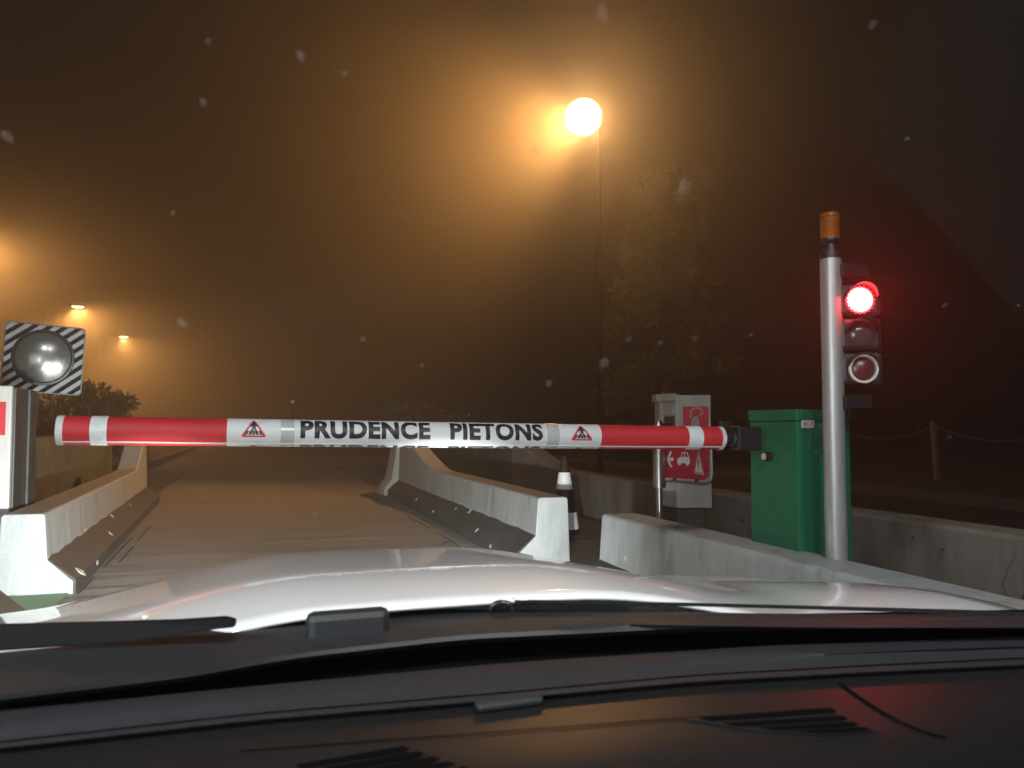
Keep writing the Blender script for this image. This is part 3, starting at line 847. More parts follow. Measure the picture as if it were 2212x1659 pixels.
# ------------------------------------------------------------------ street lamps
def street_lamp(x, y, h, arm_to, label, aim_v, watt, cone, blend, head_glow, head_len=.55, pole_r=.07, omni=0, halo=0, group='sodium street lamps'):
    t = thing('street_lamp', (x, y, 0), label, 'street lamp', group)
    obj('pole', G().cyl((x, y, 0), (x, y, h), pole_r, pole_r * .6, n=14), M['lamp_grey'], t, smooth=40)
    obj('door_box', G().span((x - pole_r * 1.2, y - pole_r * 1.5, .5), (x + pole_r * 1.2, y - pole_r * .8, .9)), M['lamp_grey'], t)
    d = Vector((arm_to[0], arm_to[1], 0)); L_ = d.length; d.normalize()
    tip = Vector((x, y, h)) + d * L_ + Vector((0, 0, .12))
    obj('arm', G().tube([(x, y, h - .05), Vector((x, y, h)) + d * .1 + Vector((0, 0, .05)), tip], .04, 10), M['lamp_grey'], t, smooth=40)
    side = d.cross(Vector((0, 0, 1)))
    av = Vector(aim_v).normalized()
    hd = tip + d * head_len * .5
    secs = []
    for k, (s, w, z0, z1) in enumerate(((-.5, .07, -.02, .05), (-.3, .14, -.035, .09), (.2, .16, -.04, .10), (.45, .12, -.035, .07), (.52, .06, -.02, .03))):
        c_ = hd + d * s * head_len
        secs.append([c_ + side * w + Vector((0, 0, z0)), c_ + side * w * .7 + Vector((0, 0, z1)), c_ - side * w * .7 + Vector((0, 0, z1)), c_ - side * w + Vector((0, 0, z0))])
    hobj = obj('luminaire', G().loft(secs), M['lamp_grey'], t, smooth=35)
    secs = []
    for s, w, zz in ((-.25, .08, -.045), (-.1, .12, -.09), (.2, .12, -.10), (.38, .08, -.05)):
        c_ = hd + d * s * head_len
        secs.append([c_ + side * w + Vector((0, 0, -.036)), c_ + side * w * .8 + Vector((0, 0, zz)), c_ - side * w * .8 + Vector((0, 0, zz)), c_ - side * w + Vector((0, 0, -.036))])
    if halo:
        bowl = G().lathe(hd + Vector((0, 0, -.03)), [(halo * math.cos(R(a)), halo * .85 * math.sin(R(a))) for a in range(70, -81, -10)] + [(0, -halo * .85)], 28)  # glowing shell standing in for lens bloom around the lamp
    else:
        bowl = G().loft(secs)
    obj('lit_bowl_or_halo', bowl, head_glow, hobj, smooth=50)
    if halo:
        gi = halo * .86
        obj('lit_halo_core', G().lathe(hd + Vector((0, 0, -.03)), [(0, gi)] + [(gi * math.cos(R(a)), gi * math.sin(R(a))) for a in range(80, -81, -10)] + [(0, -gi)], 24), M['halo_core'], hobj, smooth=60)  # white core of the bloom, built as an inner glowing ball
    if omni:  # extra all-round light that fills the halo in the fog
        ld = bpy.data.lights.new('sodium_halo_light', 'POINT'); ld.color = SODIUM; ld.energy = omni; ld.shadow_soft_size = .05
        lo = bpy.data.objects.new('sodium_halo_light', ld); lo.location = hd + Vector((0, 0, -.12)); place(lo, None)
    ld = bpy.data.lights.new('sodium_light', 'SPOT'); ld.color = SODIUM; ld.energy = watt
    ld.spot_size = R(cone); ld.spot_blend = blend; ld.shadow_soft_size = .12
    lo = bpy.data.objects.new('sodium_light', ld)
    lo.location = hd + (Vector((0, 0, -.14)) if halo else Vector((0, 0, -.16)) + av * .05)
    lo.rotation_euler = av.to_track_quat('-Z', 'Y').to_euler()
    place(lo, None)
    return t
M['sodium'] = halo_shell('sodium_halo', (1.0, .55, .12), .3)
M['halo_core'] = halo_shell('sodium_halo_core', (1.0, .68, .34), 12)
M['sodium_far'] = glow('sodium_bowl_far', (1.0, .62, .26), 80)
lp = at(1296, 900, d=18.3); lh = at(1258, 255, d=18.3)
street_lamp(lp.x, lp.y, lh.z - .1, (-.25, -.15), 'tall sodium street lamp glowing brightest, right of centre in the fog', (-1, -.42, -.46), 6000, 80, 1.0, M['sodium'], omni=470, halo=.46)
for i, (px, py, d_) in enumerate(((-75, 520, 31.2), (158, 663, 47.0), (260, 728, 63.5))):
    p = at(px, py, d=d_)
    lab = ('sodium street lamp just beyond the left picture edge', 'larger of two distant street lamps above the road mirror', 'smaller, farthest street lamp on the left')[i]
    street_lamp(p.x - 1.5, p.y, p.z - .05, (1.2, 0), lab, (.35, -.1, -1), (2300, 4600, 5200)[i], 155, .35, M['sodium_far'], head_len=.95)

# ------------------------------------------------------------------ plants
def leaves(rg, pts, size, spread, n, slim=.4, droop=0):
    vs, fs = [], []
    for c_, rad in pts:
        for _ in range(n):
            while True:
                d = Vector((rg.uniform(-1, 1), rg.uniform(-1, 1), rg.uniform(-1, 1)))
                if d.length < 1: break
            d = d.normalized() * (d.length ** .5)
            p = c_ + Vector((d.x * rad, d.y * rad, d.z * rad * .8))
            L_ = size * rg.uniform(.6, 1.3); w = L_ * slim
            a = Vector((rg.gauss(0, 1), rg.gauss(0, 1), rg.gauss(0, 1) - droop)).normalized()
            a = (a + d * .8).normalized()
            b = a.orthogonal().normalized(); b.rotate(Matrix.Rotation(rg.uniform(0, 6.28), 3, a))
            i = len(vs)
            vs += [p, p + a * L_ * .5 + b * w * .5, p + a * L_, p + a * L_ * .5 - b * w * .5]
            fs.append((i, i + 1, i + 2, i + 3))
    return vs, fs
def leaf_obj(name, data, m, parent):
    vs, fs = data
    off = wloc(parent)
    me = bpy.data.meshes.new(name); me.from_pydata([v - off for v in vs], [], fs)
    me.materials.append(m)
    o = bpy.data.objects.new(name, me); place(o, parent); return o
# tall tree behind the lamp
rg = random.Random(11)
tp = at(1440, 900, d=22)
tr = thing('tree', (tp.x, tp.y, 0), 'tall conical tree beside the bright street lamp, fading into fog', 'tree')
obj('trunk', G().tube([(tp.x, tp.y, -.02), (tp.x + .05, tp.y, 2.5), (tp.x - .03, tp.y, 5), (tp.x, tp.y, 7.5)], [.17, .13, .08, .02], 10), M['bark'], tr, smooth=50)
pts = []
for k in range(95):
    z = .9 + 7.0 * (rg.random() ** .9)
    rmax = 1.75 * (1 - ((z - .9) / 7.4)) ** .65 + .12
    a = rg.uniform(0, 6.28); r_ = rmax * rg.uniform(.55, 1.05)
    c_ = Vector((tp.x + r_ * math.cos(a), tp.y + r_ * math.sin(a), z + rg.uniform(-.1, .1)))
    pts.append((c_, rg.uniform(.22, .46)))
    if k % 2 == 0:
        obj('branch', G().tube([(tp.x, tp.y, z - .35), c_], [.03, .008], 5), M['bark'], tr)
leaf_obj('crown', leaves(rg, pts, .13, .3, 330, .5), M['leaf'], tr)
# oleander bush left, in front of the glow
def bush(px, py, d_, rx, rz, label, m, n, size, seed, flowers=0, base_z=.3, lobes=16):
    rg = random.Random(seed)
    c0 = at(px, py, d=d_)
    t = thing('bush', (c0.x, c0.y, 0), label, 'bush', 'bushes behind the mossy walls')
    pts = []
    for k in range(lobes):
        a = rg.uniform(0, 6.28); rr = rx * math.sqrt(rg.random())
        z = base_z + (c0.z + rz * (1 - (rr / rx) ** 2 * .6) - base_z) * rg.random() ** .5
        c_ = Vector((c0.x + rr * math.cos(a), c0.y + rr * math.sin(a), z))
        pts.append((c_, rg.uniform(.16, .3)))
        obj('stem', G().tube([(c0.x + rr * .25 * math.cos(a), c0.y + rr * .25 * math.sin(a), 0), c_], [.018, .006], 5), M['bark'], t)
    leaf_obj('foliage', leaves(rg, pts, size, .3, n, .32), m, t)
    if flowers:
        fp = []
        for k in range(flowers):
            c_, r_ = pts[rg.randrange(len(pts))]
            d = Vector((rg.uniform(-1, 1), -1, rg.uniform(-.6, .8))).normalized()
            fp.append((c_ + d * r_, .04))
        leaf_obj('flowers', leaves(rg, fp, .045, .1, 6, .8), M['flower'], t)
    return t
bush(185, 893, 16.2, .72, .42, 'leafy oleander bush rising behind the road mirror', M['leaf_dark'], 190, .16, 5, flowers=26, base_z=.5, lobes=34)
bush(85, 925, 13.6, .5, .15, 'lower flowering bush in the shade below the road mirror', M['leaf_dark'], 150, .12, 6, flowers=46, base_z=.4, lobes=22)
bush(915, 905, 20.5, .75, .22, 'dark bush above the arm lettering, left of the cone', M['leaf_dark'], 150, .13, 7, base_z=.4, lobes=24)
bush(1040, 915, 19.0, .6, .05, 'low dark bush behind the word PIETONS', M['leaf_dark'], 120, .13, 8, base_z=.4, lobes=16)

# ------------------------------------------------------------------ chain posts on the right verge
posts = []
for i, (Yp, lab) in enumerate(((17.6, 'chain post hidden mostly by the traffic light pole'), (14.9, 'second chain post, behind the traffic light'), (12.2, 'pale chain post standing alone at the right'), (9.5, 'nearest chain post at the right picture edge'))):
    X_ = 12.05 + .06 * i
    p = thing('chain_post', (X_, Yp, .12), lab, 'post', 'posts with chains on the right verge')
    obj('shaft', G().cyl((X_, Yp, .12), (X_ - .06, Yp, 1.17), .06, n=14), M['post_paint'], p, smooth=40)
    obj('cap', G().lathe((X_ - .06, Yp, 1.17), [(.06, 0), (.045, .03), (0, .045)], 14), M['post_paint'], p, smooth=40)
    posts.append(Vector((X_ - .06, Yp, 1.12)))
for i, (a, b) in enumerate(zip(posts, posts[1:])):
    g = G()
    nl = 46
    for k in range(nl):
        t0, t1 = k / nl, (k + 1) / nl
        f = lambda t: a.lerp(b, t) + Vector((0, 0, -.26 * 4 * t * (1 - t)))
        p, q = f(t0 + .002), f(t1 - .002)
        dd = (q - p)
        nn = dd.cross(Vector((0, 0, 1))).normalized() if k % 2 else dd.cross(dd.cross(Vector((0, 0, 1)))).normalized()
        ring = []
        for j in range(9):
            an = 2 * math.pi * j / 8
            ring.append((p + q) / 2 + dd * .62 * math.cos(an) + nn * .022 * math.sin(an))
        g.tube(ring, .006, 4, caps=False)
    obj('chain', g, M['chain_metal'], label=('sagging chain behind the traffic light pole', 'sagging chain left of the pale chain post', 'sagging chain right of the pale chain post')[i], cat='chain', group='chains between the posts')

# far post and low wall at the left of the road, a dim panel far ahead
q = at(316, 978, d=23)
fp = thing('marker_post', (q.x, q.y, .0), 'short post beside the kerb just right of the left barrier', 'post')
obj('shaft', G().span((q.x - .06, q.y - .05, 0), (q.x + .06, q.y + .05, .75)), M['kerb'], fp, bevel=.01)
obj('cap', G().span((q.x - .07, q.y - .06, .751), (q.x + .07, q.y + .06, .79)), M['kerb'], fp, bevel=.01)
q = at(848, 886, d=32)
sg = thing('far_sign', (q.x, q.y, 0), 'faint blue-grey road sign far ahead above the arm', 'sign')
obj('face', G().span((q.x - .35, q.y - .015, q.z - .3), (q.x + .35, q.y + .015, q.z + .35)), M['stone_sign'], sg, bevel=.03)
obj('leg', G().cyl((q.x, q.y + .045, 0), (q.x, q.y + .045, q.z + .3), .03, n=10), M['zinc'], sg)
q = at(632, 868, d=45)
gs = thing('far_signal', (q.x, q.y, 0), 'tiny dim green signal far down the road', 'signal')
obj('mast', G().cyl((q.x, q.y, 0), (q.x, q.y, q.z + .2), .05, n=10), M['lamp_grey'], gs)
obj('lens', G().lathe(None, [(.10, 0), (.07, .03), (0, .04)], 14, M=Matrix.Translation((q.x, q.y - .06, q.z)) @ Matrix.Rotation(R(90), 4, 'X')), glow('green_signal', (.25, .5, .2), .8), gs, smooth=60)
q = at(2200, 660, d=75)
fl = thing('far_lamp', (q.x, q.y, 0), 'tiny point of light far off at the right picture edge', 'lamp')
obj('mast', G().cyl((q.x, q.y, 0), (q.x, q.y, q.z - .06), .06, n=10), M['lamp_grey'], fl)
obj('lit_globe', G().lathe((q.x, q.y, q.z), [(0, -.06), (.08, -.02), (.08, .05), (0, .09)], 14), glow('far_globe', (1, .8, .45), 4), fl, smooth=60)

# ------------------------------------------------------------------ canopy over and behind the car, added with its lamps to light the bonnet
cv = thing('added_canopy', (.4, -6, 0), 'flat canopy added behind the car to light the bonnet, outside the picture', 'canopy')
obj('roof', G().span((-7, -11, 5.3), (8, .6, 5.75)), M['canopy'], cv)
for x in (-2.4, 3.2):
    for y in (-9.5, -4.0):
        obj('column', G().span((x - .15, y - .15, .012), (x + .15, y + .15, 5.29)), M['canopy'], cv, bevel=.02)
M['tube_glow'] = glow('added_canopy_tube', (1, .97, .92), 6)
for x in (-.3, 1.3):
    f = obj('luminaire', G().span((x - .14, -3.35, 5.2), (x + .14, -2.35, 5.295)), M['canopy'], cv)
    obj('lit_cover', G().span((x - .11, -3.3, 5.19), (x + .11, -2.4, 5.199)), M['tube_glow'], f)
    ld = bpy.data.lights.new('added_canopy_light', 'AREA'); ld.shape = 'RECTANGLE'; ld.size = .22; ld.size_y = .9; ld.energy = 240; ld.color = (.97, .99, 1.0)
    lo = bpy.data.objects.new('added_canopy_light', ld); lo.location = (x, -2.85, 5.17); place(lo, None)

# lit toll booth on the left island, beside the driver
tbx0, tbx1, tby0, tby1 = -3.1, -1.66, -1.7, 1.0
th = thing('toll_booth', ((tbx0 + tbx1) / 2, (tby0 + tby1) / 2, .012), 'lit toll booth beside the driver, outside the picture', 'booth')
obj('base_wall', G().span((tbx0, tby0, .012), (tbx1, tby1, .98)), M['booth_white'], th, bevel=.02)
obj('roof', G().span((tbx0 - .12, tby0 - .12, 2.45), (tbx1 + .12, tby1 + .12, 2.62)), M['canopy'], th, bevel=.03)
for x in (tbx0 + .04, tbx1 - .04):
    for y in (tby0 + .04, -.35, tby1 - .04):
        obj('mullion', G().span((x - .035, y - .035, .98), (x + .035, y + .035, 2.45)), M['booth_white'], th)
M['pane_glow'] = glow('lit_booth_pane', (1, .98, .95), 2.2)
for y0, y1 in ((tby0 + .076, -.386), (-.314, tby1 - .076)):
    obj('lit_window', G().span((tbx1 - .05, y0, .985), (tbx1 - .03, y1, 2.445)), M['pane_glow'], th)
obj('lit_window', G().span((tbx0 + .076, tby1 - .05, .985), (tbx1 - .076, tby1 - .03, 2.445)), M['pane_glow'], th)
ld = bpy.data.lights.new('booth_light', 'AREA'); ld.shape = 'RECTANGLE'; ld.size = 2.2; ld.size_y = 1.2; ld.energy = 140; ld.color = (.88, .97, 1.0)
lo = bpy.data.objects.new('booth_light', ld); lo.location = (tbx1 + .04, -.2, 1.72)
lo.rotation_euler = Vector((1, .35, -.12)).to_track_quat('-Z', 'Y').to_euler(); place(lo, None)

# ------------------------------------------------------------------ the car we sit in
XC = .235
car = thing('car', (XC, 0, 0), 'white car seen from its driver seat, bonnet and dark dashboard', 'car')
def ss(a, b, t):
    t = min(1, max(0, (t - a) / (b - a))); return t * t * (3 - 2 * t)
HPAR = dict(z0=.848, a=.0895, b=.159, yb=1.578, k=.0633, w0=.141, w1=.633, c=.0435)
def hood_z(x, y):
    dx = abs(x - XC)
    z = HPAR['z0'] - HPAR['a'] * (y - 1.05) - HPAR['b'] * max(0, y - HPAR['yb']) ** 2
    z += HPAR['k'] * (1 - ss(HPAR['w0'], HPAR['w1'], dx)) - HPAR['c'] * dx * dx
    z -= .34 * max(0, 1.2 - y) ** 2
    z += .012 * ss(.45, .9, dx) * (1 - ss(1.15, 1.7, y)) - .008 * ss(.4, .7, dx) * ss(1.3, 1.7, y)
    z -= 1.1 * max(0, y - 2.1) ** 2
    return z
HW = .91
g = G()
rows = []
for j in range(41):
    row = []
    for i in range(61):
        x = XC - HW + 2 * HW * i / 60
        y0 = .93 - .10 * ((x - XC) / .85) ** 2
        y1 = 2.34 - .16 * abs((x - XC) / .8) ** 2.4
        y = y0 + (y1 - y0) * j / 40
        row.append(Vector((x, y, hood_z(x, y))))
    rows.append(row)
g.loft(rows, closed=False, caps=False)
hd_ = obj('bonnet', g, M['car_white'], car, smooth=60)
so = hd_.modifiers.new('solid', 'SOLIDIFY'); so.thickness = .004; so.offset = -1
# fenders: continue outwards and roll down the sides
def fender(s):
    g = G(); rows = []
    for j in range(31):
        t = j / 30
        x0 = XC + s * (HW + .006)
        y0 = .93 - .10 * ((HW) / .85) ** 2
        y1 = 2.34 - .16
        y = y0 - .25 + (y1 - y0 + .25) * t
        z = hood_z(x0, max(y, y0))
        rows.append([Vector((x0, y, z)), Vector((x0 + s * .03, y, z - .008)), Vector((x0 + s * .065, y, z - .03)), Vector((x0 + s * .085, y, z - .075)), Vector((x0 + s * .09, y, z - .2)), Vector((x0 + s * .085, y, .42)), Vector((x0 + s * .06, y, .22))])
    return g.loft(rows, closed=False, caps=False)
for s in (-1, 1):
    o = obj('fender', fender(s), M['car_white'], car, smooth=60)
# bumper and nose
rows = []
for i in range(41):
    x = XC - HW - .08 + 2 * (HW + .08) * i / 40
    u = abs((x - XC) / .96)
    yf = 2.345 - .17 * u ** 2.4
    zt_ = hood_z(x, 2.34 - .16 * u ** 2.4) - .012
    rows.append([Vector((x, yf, zt_)), Vector((x, yf + .05, zt_ - .06)), Vector((x, yf + .09, .52)), Vector((x, yf + .08, .35)), Vector((x, yf + .03, .22)), Vector((x, yf - .2, .2))])
obj('bumper', G().loft(rows, closed=False, caps=False), M['car_white'], car, smooth=60)
obj('grille', G().box((XC, 2.425, .45), (.8, .03, .14)), M['black_gloss'], car, bevel=.01)
M['head_glow'] = glow('headlight_lens', (1, .97, .9), 12)
for s in (-1, 1):
    hx = XC + s * .62
    h_ = obj('headlight', G().box((hx, 2.375, .49), (.30, .10, .09), Matrix.Rotation(s * R(-12), 3, 'Z')), M['black_gloss'], car, bevel=.02)
    obj('lit_lens', G().disc((hx - s * .05, 2.428, .49), (0, 1, 0), .035), M['head_glow'], h_)
    ld = bpy.data.lights.new('headlight_beam', 'SPOT'); ld.energy = 1500; ld.color = (.96, 1.0, .97); ld.spot_size = R(78); ld.spot_blend = 1.0; ld.shadow_soft_size = .035
    lo = bpy.data.objects.new('headlight_beam', ld); lo.location = (hx - s * .05, 2.48, .52)
    lo.rotation_euler = (Vector((.0, 1, -.11))).to_track_quat('-Z', 'Y').to_euler()
    place(lo, None)
# sides, roof and pillars
for s in (-1, 1):
    xs = XC + s * .95
    obj('door', G().loft([[Vector((xs, y, .25)), Vector((xs + s * .02, y, .5)), Vector((xs, y, .80)), Vector((xs - s * .05, y, .86)), Vector((xs - s * .07, y, .84)), Vector((xs - s * .06, y, .25))] for y in (.6, 0, -.5)]), M['car_white'], car, smooth=40)
    obj('rear_side', G().loft([[Vector((xs, y, .25)), Vector((xs + s * .02, y, .5)), Vector((xs, y, .82)), Vector((xs - s * .05, y, .9)), Vector((xs - s * .07, y, .88)), Vector((xs - s * .06, y, .25))] for y in (-.506, -1.4, -2.2)]), M['car_white'], car, smooth=40)
    obj('windscreen_pillar', G().tube([(xs - s * .07, .74, .84), (xs - s * .12, .45, 1.12), (xs - s * .2, .02, 1.42)], .035, 10), M['black_plastic'], car, smooth=60)
    obj('rear_pillar', G().tube([(xs - s * .07, -2.1, .88), (xs - s * .13, -1.7, 1.2), (xs - s * .2, -1.3, 1.42)], .05, 10), M['car_white'], car, smooth=60)
secs = []
for j in range(9):
    y = .03 - 1.4 * j / 8
    secs.append([Vector((XC + .70 * math.sin(a), y, 1.43 + .05 * math.cos(a * 1.2) * math.sin(math.pi * (.25 + .5 * j / 8)))) for a in [R(-80) + R(160) * k / 12 for k in range(13)]])
ro = obj('roof', G().loft(secs, closed=False, caps=False), M['car_white'], car, smooth=60)
so = ro.modifiers.new('solid', 'SOLIDIFY'); so.thickness = .03; so.offset = -1
obj('floor', G().span((XC - .8, -2.1, .2), (XC + .8, .85, .24)), M['black_plastic'], car)
obj('rear_panel', G().span((XC - .8, -2.25, .25), (XC + .8, -2.15, .9)), M['car_white'], car, bevel=.03)
for wx in (-1, 1):
    for wy in (1.55, -1.35):
        c_ = Vector((XC + wx * .86, wy, .31))
        w_ = obj('wheel', G().lathe(None, [(.0, -.03), (.09, -.03), (.2, -.02), (.2, .02), (.09, .03), (0, .03)], 24, M=Matrix.Translation(c_ + Vector((wx * .06, 0, 0))) @ Matrix.Rotation(R(90), 4, 'Y')), M['alloy'], car, smooth=40)
        obj('tyre', G().lathe(None, [(.2, -.1), (.29, -.1), (.31, -.07), (.31, .07), (.29, .1), (.2, .1)], 32, M=Matrix.Translation(c_) @ Matrix.Rotation(R(90), 4, 'Y')), M['tyre'], w_, smooth=40)
for sx_ in (0.0, .62):
    x = -.02 + sx_
    obj('seat', G().box((x, -.35, .45), (.46, .5, .16)), M['cloth'], car, bevel=.05)
    obj('seat_back', G().box((x, -.66, .8), (.44, .14, .62), Matrix.Rotation(R(-14), 3, 'X')), M['cloth'], car, bevel=.05)
obj('steering_wheel', G().tube([Vector((.0 + .175 * math.cos(a), .44 + .175 * math.sin(a) * math.sin(R(25)), .66 + .175 * math.sin(a) * math.cos(R(25)))) for a in [2 * math.pi * k / 28 for k in range(29)]], .014, 8, caps=False).tube([(-.16, .44, .66), (.16, .44, .66)], .014, 8).box((0, .45, .65), (.12, .03, .1)), M['black_plastic'], car, smooth=50)

def interp(curve, x):
    for (x0, y0), (x1, y1) in zip(curve, curve[1:]):
        if x <= x1: 
            t = (x - x0) / (x1 - x0)
            return y0 + (y1 - y0) * t
    return curve[-1][1]
def smooth_curve(c, x):
    return sum(interp(c, x + d) for d in (-60, -40, -20, 0, 20, 40, 60)) / 7
c1 = [(-700, 1495), (-100, 1425), (0, 1412), (270, 1388), (440, 1358), (540, 1338), (700, 1326), (1000, 1318), (1400, 1324), (1800, 1330), (2300, 1330), (2900, 1332)]
c2 = [(-700, 1598), (-100, 1528), (400, 1468), (640, 1425), (1000, 1385), (1500, 1360), (2300, 1345), (2900, 1342)]
c3 = [(-700, 1608), (-100, 1543), (550, 1482), (1100, 1431), (1650, 1395), (2300, 1371), (2900, 1362)]
c4 = [(-700, 1690), (-100, 1620), (550, 1548), (1030, 1508), (1500, 1465), (1900, 1443), (2300, 1424), (2900, 1405)]
XS = list(range(-560, 2800, 60))
def strip(specs, nm, m, par, smooth=40, thick=0):
    g = G()
    rows = [[at(x, smooth_curve(c, x) + dy, Z=z) for x in XS] for c, dy, z in specs]
    g.loft(rows, closed=False, caps=False)
    o = obj(nm, g, m, par, smooth=smooth)
    return o
strip([(c1, -3, .872), (c1, 0, .879), (c1, 6, .884), (c1, 26, .886), (c2, -14, .884), (c2, -4, .880), (c2, 0, .874), (c2, 6, .868)], 'cowl', M['cowl'], car)
strip([(c2, -30, .850), (c2, 0, .852), (c3, 0, .850), (c3, 20, .848)], 'windscreen_border', M['frit'], car)
dash = strip([(c3, 12, .845), (c3, 0, .862), (c3, 3, .867), (c3, 10, .870), (c3, 22, .8715), (c4, -34, .870), (c4, -20, .867), (c4, -8, .8655)], 'dash_front', M['dash_front'], car)
strip([(c4, -9, .8650), (c4, -7.5, .860), (c4, -5.5, .860), (c4, -4, .8655), (c4, 2, .867), (c4, 7, .8665), (c4, 10, .864)], 'stitched_seam', M['dash_front'], car)
low = [(-700, 1900), (2900, 1900)]
strip([(c4, 9, .8625), (c4, 13, .8605), (c4, 30, .860), (c4, 70, .859), (c4, 130, .856), (c4, 220, .848), (c4, 330, .83), (low, 300, .70)], 'dash_top', M['dash_main'], car)
def dz(px, py):   # height of the dash top under an image point
    y4 = smooth_curve(c4, px)
    d = py - y4
    tab = ((9, .8625), (13, .8605), (30, .860), (70, .859), (130, .856), (220, .848), (330, .83))
    for (a, za), (b, zb_) in zip(tab, tab[1:]):
        if d <= b: return za + (zb_ - za) * (d - a) / (b - a)
    return .83
def dpt(px, py, h=0.0012):
    return at(px, py, Z=dz(px, py) + h)
def dash_slots(quads, nm, border=None):
    frame = obj(nm, G().prism([dpt(x, y, .0008) for x, y in border], (0, 0, .0006)), M['dash_main'], car)
    for qd in quads:
        pts = []
        for (x0, y0), (x1, y1) in zip(qd, qd[1:] + qd[:1]):
            for k in range(4): pts.append((x0 + (x1 - x0) * k / 4, y0 + (y1 - y0) * k / 4))
        obj('slot', G().prism([dpt(x, y, .0018) for x, y in pts], (0, 0, .0004)), M['frit'], frame)
    return frame
dash_slots([[(1510, 1550), (1795, 1529), (1808, 1538), (1535, 1557)],
            [(1560, 1563), (1818, 1546), (1832, 1554), (1590, 1569)],
            [(1640, 1572), (1842, 1560), (1856, 1567), (1680, 1577)],
            [(1720, 1580), (1866, 1571), (1885, 1578), (1770, 1584)]], 'side_vent', [(1480, 1553), (1600, 1541), (1800, 1526), (1830, 1534), (1905, 1580), (1780, 1589), (1640, 1580), (1560, 1566)])
dash_slots([[(640 + k * 22, 1640 + k * 14 + 12), (870 + k * 33, 1612 + k * 11), (885 + k * 33, 1618 + k * 11), (870 + k * 33, 1624 + k * 11), (650 + k * 22, 1648 + k * 14 + 12)] for k in range(5)],
           'defrost_vent', [(600, 1650), (870, 1604), (1060, 1690), (760, 1740)])
# grooves pressed in the dash
def groove(pts, w, nm='groove'):
    g = G()
    a = [dpt(x, y, .0009) for x, y in pts]
    n = []
    for i, p in enumerate(a):
        t = (a[min(i + 1, len(a) - 1)] - a[max(0, i - 1)]).normalized()
        n.append(t.cross(Vector((0, 0, 1))) * w)
    g.loft([[p - k for p, k in zip(a, n)], [p + k for p, k in zip(a, n)]], closed=False, caps=False)
    return obj(nm, g, M['frit'], car)
groove([(1812 + 14 * k * 1.18, 1474 + 118 * (1 - (1 - k / 14) ** 1.5)) for k in range(15)], .0021)
groove([(520 + 75 * k, 1622 - 5.6 * k) for k in range(17)], .0010)
# sensor cap on the seam
sc = at(1100, 1509, Z=.868)
obj('sensor_cap', G().box(sc + Vector((0, 0, -.003)), (.060, .014, .008), Matrix.Rotation(R(3), 3, 'Z')), M['dash_front'], car, bevel=.0035)
# wiper pivot cover on the cowl
w0 = at(752, 1352, d=.86)
rw = Matrix.Rotation(R(2), 3, 'Z')
obj('wiper_pivot_cover', G().box(w0 + Vector((0, .0, -.004)), (.086, .022, .042), rw), M['cowl'], car, bevel=.008)
def wiper(pts_top, thick, nm, extra=()):
    w = obj(nm, G().tube([p for p in pts_top], [.004] + [thick] * (len(pts_top) - 2) + [.003], 8), M['wiper_rubber'], car, smooth=60)
    return w
def ip(px, py, d_): return at(px, py, d=d_)
wl = wiper([ip(x, y, .83) for x, y in ((508, 1344), (490, 1343), (300, 1356), (100, 1370), (-150, 1385))], .006, 'wiper')
obj('blade', G().loft([[ip(x, y0_, .825), ip(x, y0_ + h_, .815), ip(x, y0_ + h_ + 2, .80), ip(x, y0_ + 1, .81)] for x, y0_, h_ in ((507, 1334, 19), (472, 1334, 23), (274, 1340, 46), (0, 1347, 57), (-150, 1352, 66))]), M['wiper_rubber'], wl, bevel=.002)
wr = wiper([ip(x, y, .97) for x, y in ((1108, 1299), (1116, 1299), (1500, 1306), (1900, 1316), (2350, 1330))], .0022, 'wiper')
obj('blade', G().loft([[ip(x, y0_, .972), ip(x, y0_ + h_, .972), ip(x, y0_ + h_, .964), ip(x, y0_, .964)] for x, y0_, h_ in ((1112, 1296, 6), (1500, 1303, 6), (1900, 1313, 8), (2350, 1328, 9))]), M['black_gloss'], wr)
obj('hose_loop', G().tube([ip(1060 + 24 + 24 * math.cos(a), 1318 - 16 * math.sin(a), .955) for a in [math.pi * (1 - k / 10) for k in range(11)]], .0035, 8), M['black_gloss'], car, smooth=60)
# windscreen: a slightly curved sheet from the cowl to the roof edge
rows = []
for j in range(13):
    t = j / 12
    row = []
    for i in range(25):
        u = -1 + 2 * i / 24
        xw = (.85 - .14 * t) * u
        yb_ = .868 - .10 * u * u
        row.append(Vector((XC + xw, yb_ + (.02 - yb_) * t, .872 + (1.428 - .872) * t + .035 * math.sin(math.pi * t))))
    rows.append(row)
ws = obj('windscreen', G().loft(rows, closed=False, caps=False), M['glass'], car, smooth=80)
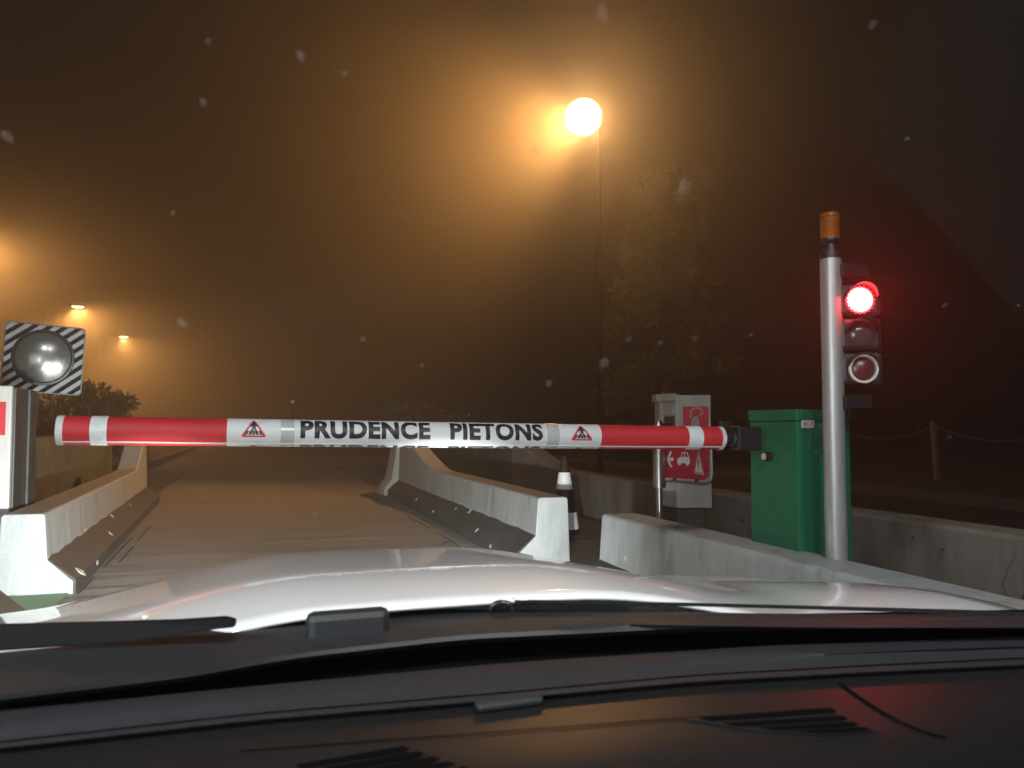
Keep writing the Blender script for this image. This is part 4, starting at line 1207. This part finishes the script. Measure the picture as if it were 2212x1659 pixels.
# dried drops on the outside of the glass, facing the road
def on_glass(px, py):
    v = sight(px, py); lo_t, hi_t = .05, 1.2
    def gh(p):
        u = (p.x - XC) / .72
        yb_ = .868 - .10 * min(1.2, u * u)
        t = (yb_ - p.y) / (yb_ - .02)
        return p.z - (.872 + .556 * t + .035 * math.sin(math.pi * max(0, min(1, t))))
    o = Vector((0, 0, CAM_H))
    for _ in range(40):
        m_ = (lo_t + hi_t) / 2
        if gh(o + v * m_) < 0: lo_t = m_
        else: hi_t = m_
    return o + v * (lo_t + .004)
spots = [(650, 122, 9), (1300, 32, 13), (440, 222, 8), (18, 297, 10), (1518, 268, 8), (1475, 406, 14), (1155, 326, 9), (870, 478, 6), (395, 700, 11), (784, 733, 8), (912, 790, 7),
         (1358, 733, 8), (1425, 741, 7), (1500, 731, 7), (1305, 785, 13), (1185, 829, 9), (1622, 724, 6), (375, 460, 6), (130, 612, 7), (745, 160, 6), (450, 90, 6), (1630, 360, 6), (1885, 55, 7), (1150, 465, 5),
         (690, 420, 5), (2040, 660, 6), (1960, 300, 5), (680, 1112, 9), (670, 250, 4), (1245, 380, 5), (2050, 945, 5), (1770, 920, 4)]
g = G()
rg = random.Random(3)
for px, py, r_ in spots:
    p = on_glass(px, py)
    nrm = Vector((0, .55, .83)).normalized()
    e_1 = nrm.cross(Vector((1, 0, 0))).normalized(); e_2 = nrm.cross(e_1)
    dist = (p - Vector((0, 0, CAM_H))).length
    rr = r_ / F_ * dist * .7
    el = 1.0 if r_ < 8.5 else 1.5
    ang = R(40)
    ring = []
    for k in range(12):
        a = 2 * math.pi * k / 12
        u, v = rr * el * math.cos(a), rr * math.sin(a)
        u, v = u * math.cos(ang) - v * math.sin(ang), u * math.sin(ang) + v * math.cos(ang)
        f = 1 + rg.uniform(-.12, .12)
        # the outline lies in the glass; foreshortening makes it longer up the slope
        ring.append(p + Vector((1, 0, 0)) * u * f + e_1 * v * f * 1.7)
    g.loft([ring, [p + (q_ - p) * .7 + nrm * .0006 for q_ in ring]])
obj('water_spots', g, M['drops'], ws, kind='stuff')

# ------------------------------------------------------------------ fog
hm = bpy.data.materials.new('fog'); hm.use_nodes = True
t_ = hm.node_tree
for n in list(t_.nodes):
    if n.type != 'OUTPUT_MATERIAL': t_.nodes.remove(n)
pv = t_.nodes.new('ShaderNodeVolumePrincipled')
pv.inputs['Color'].default_value = (.9, .9, .9, 1)
pv.inputs['Density'].default_value = .028
pv.inputs['Anisotropy'].default_value = .82
t_.links.new(pv.outputs[0], t_.nodes['Material Output'].inputs['Volume'])
g = G(); g.span((-175, -175, -1.0), (175, 175, 15.0))
hz = obj('haze', g, hm, kind='stuff', base=(0, 0, -1))
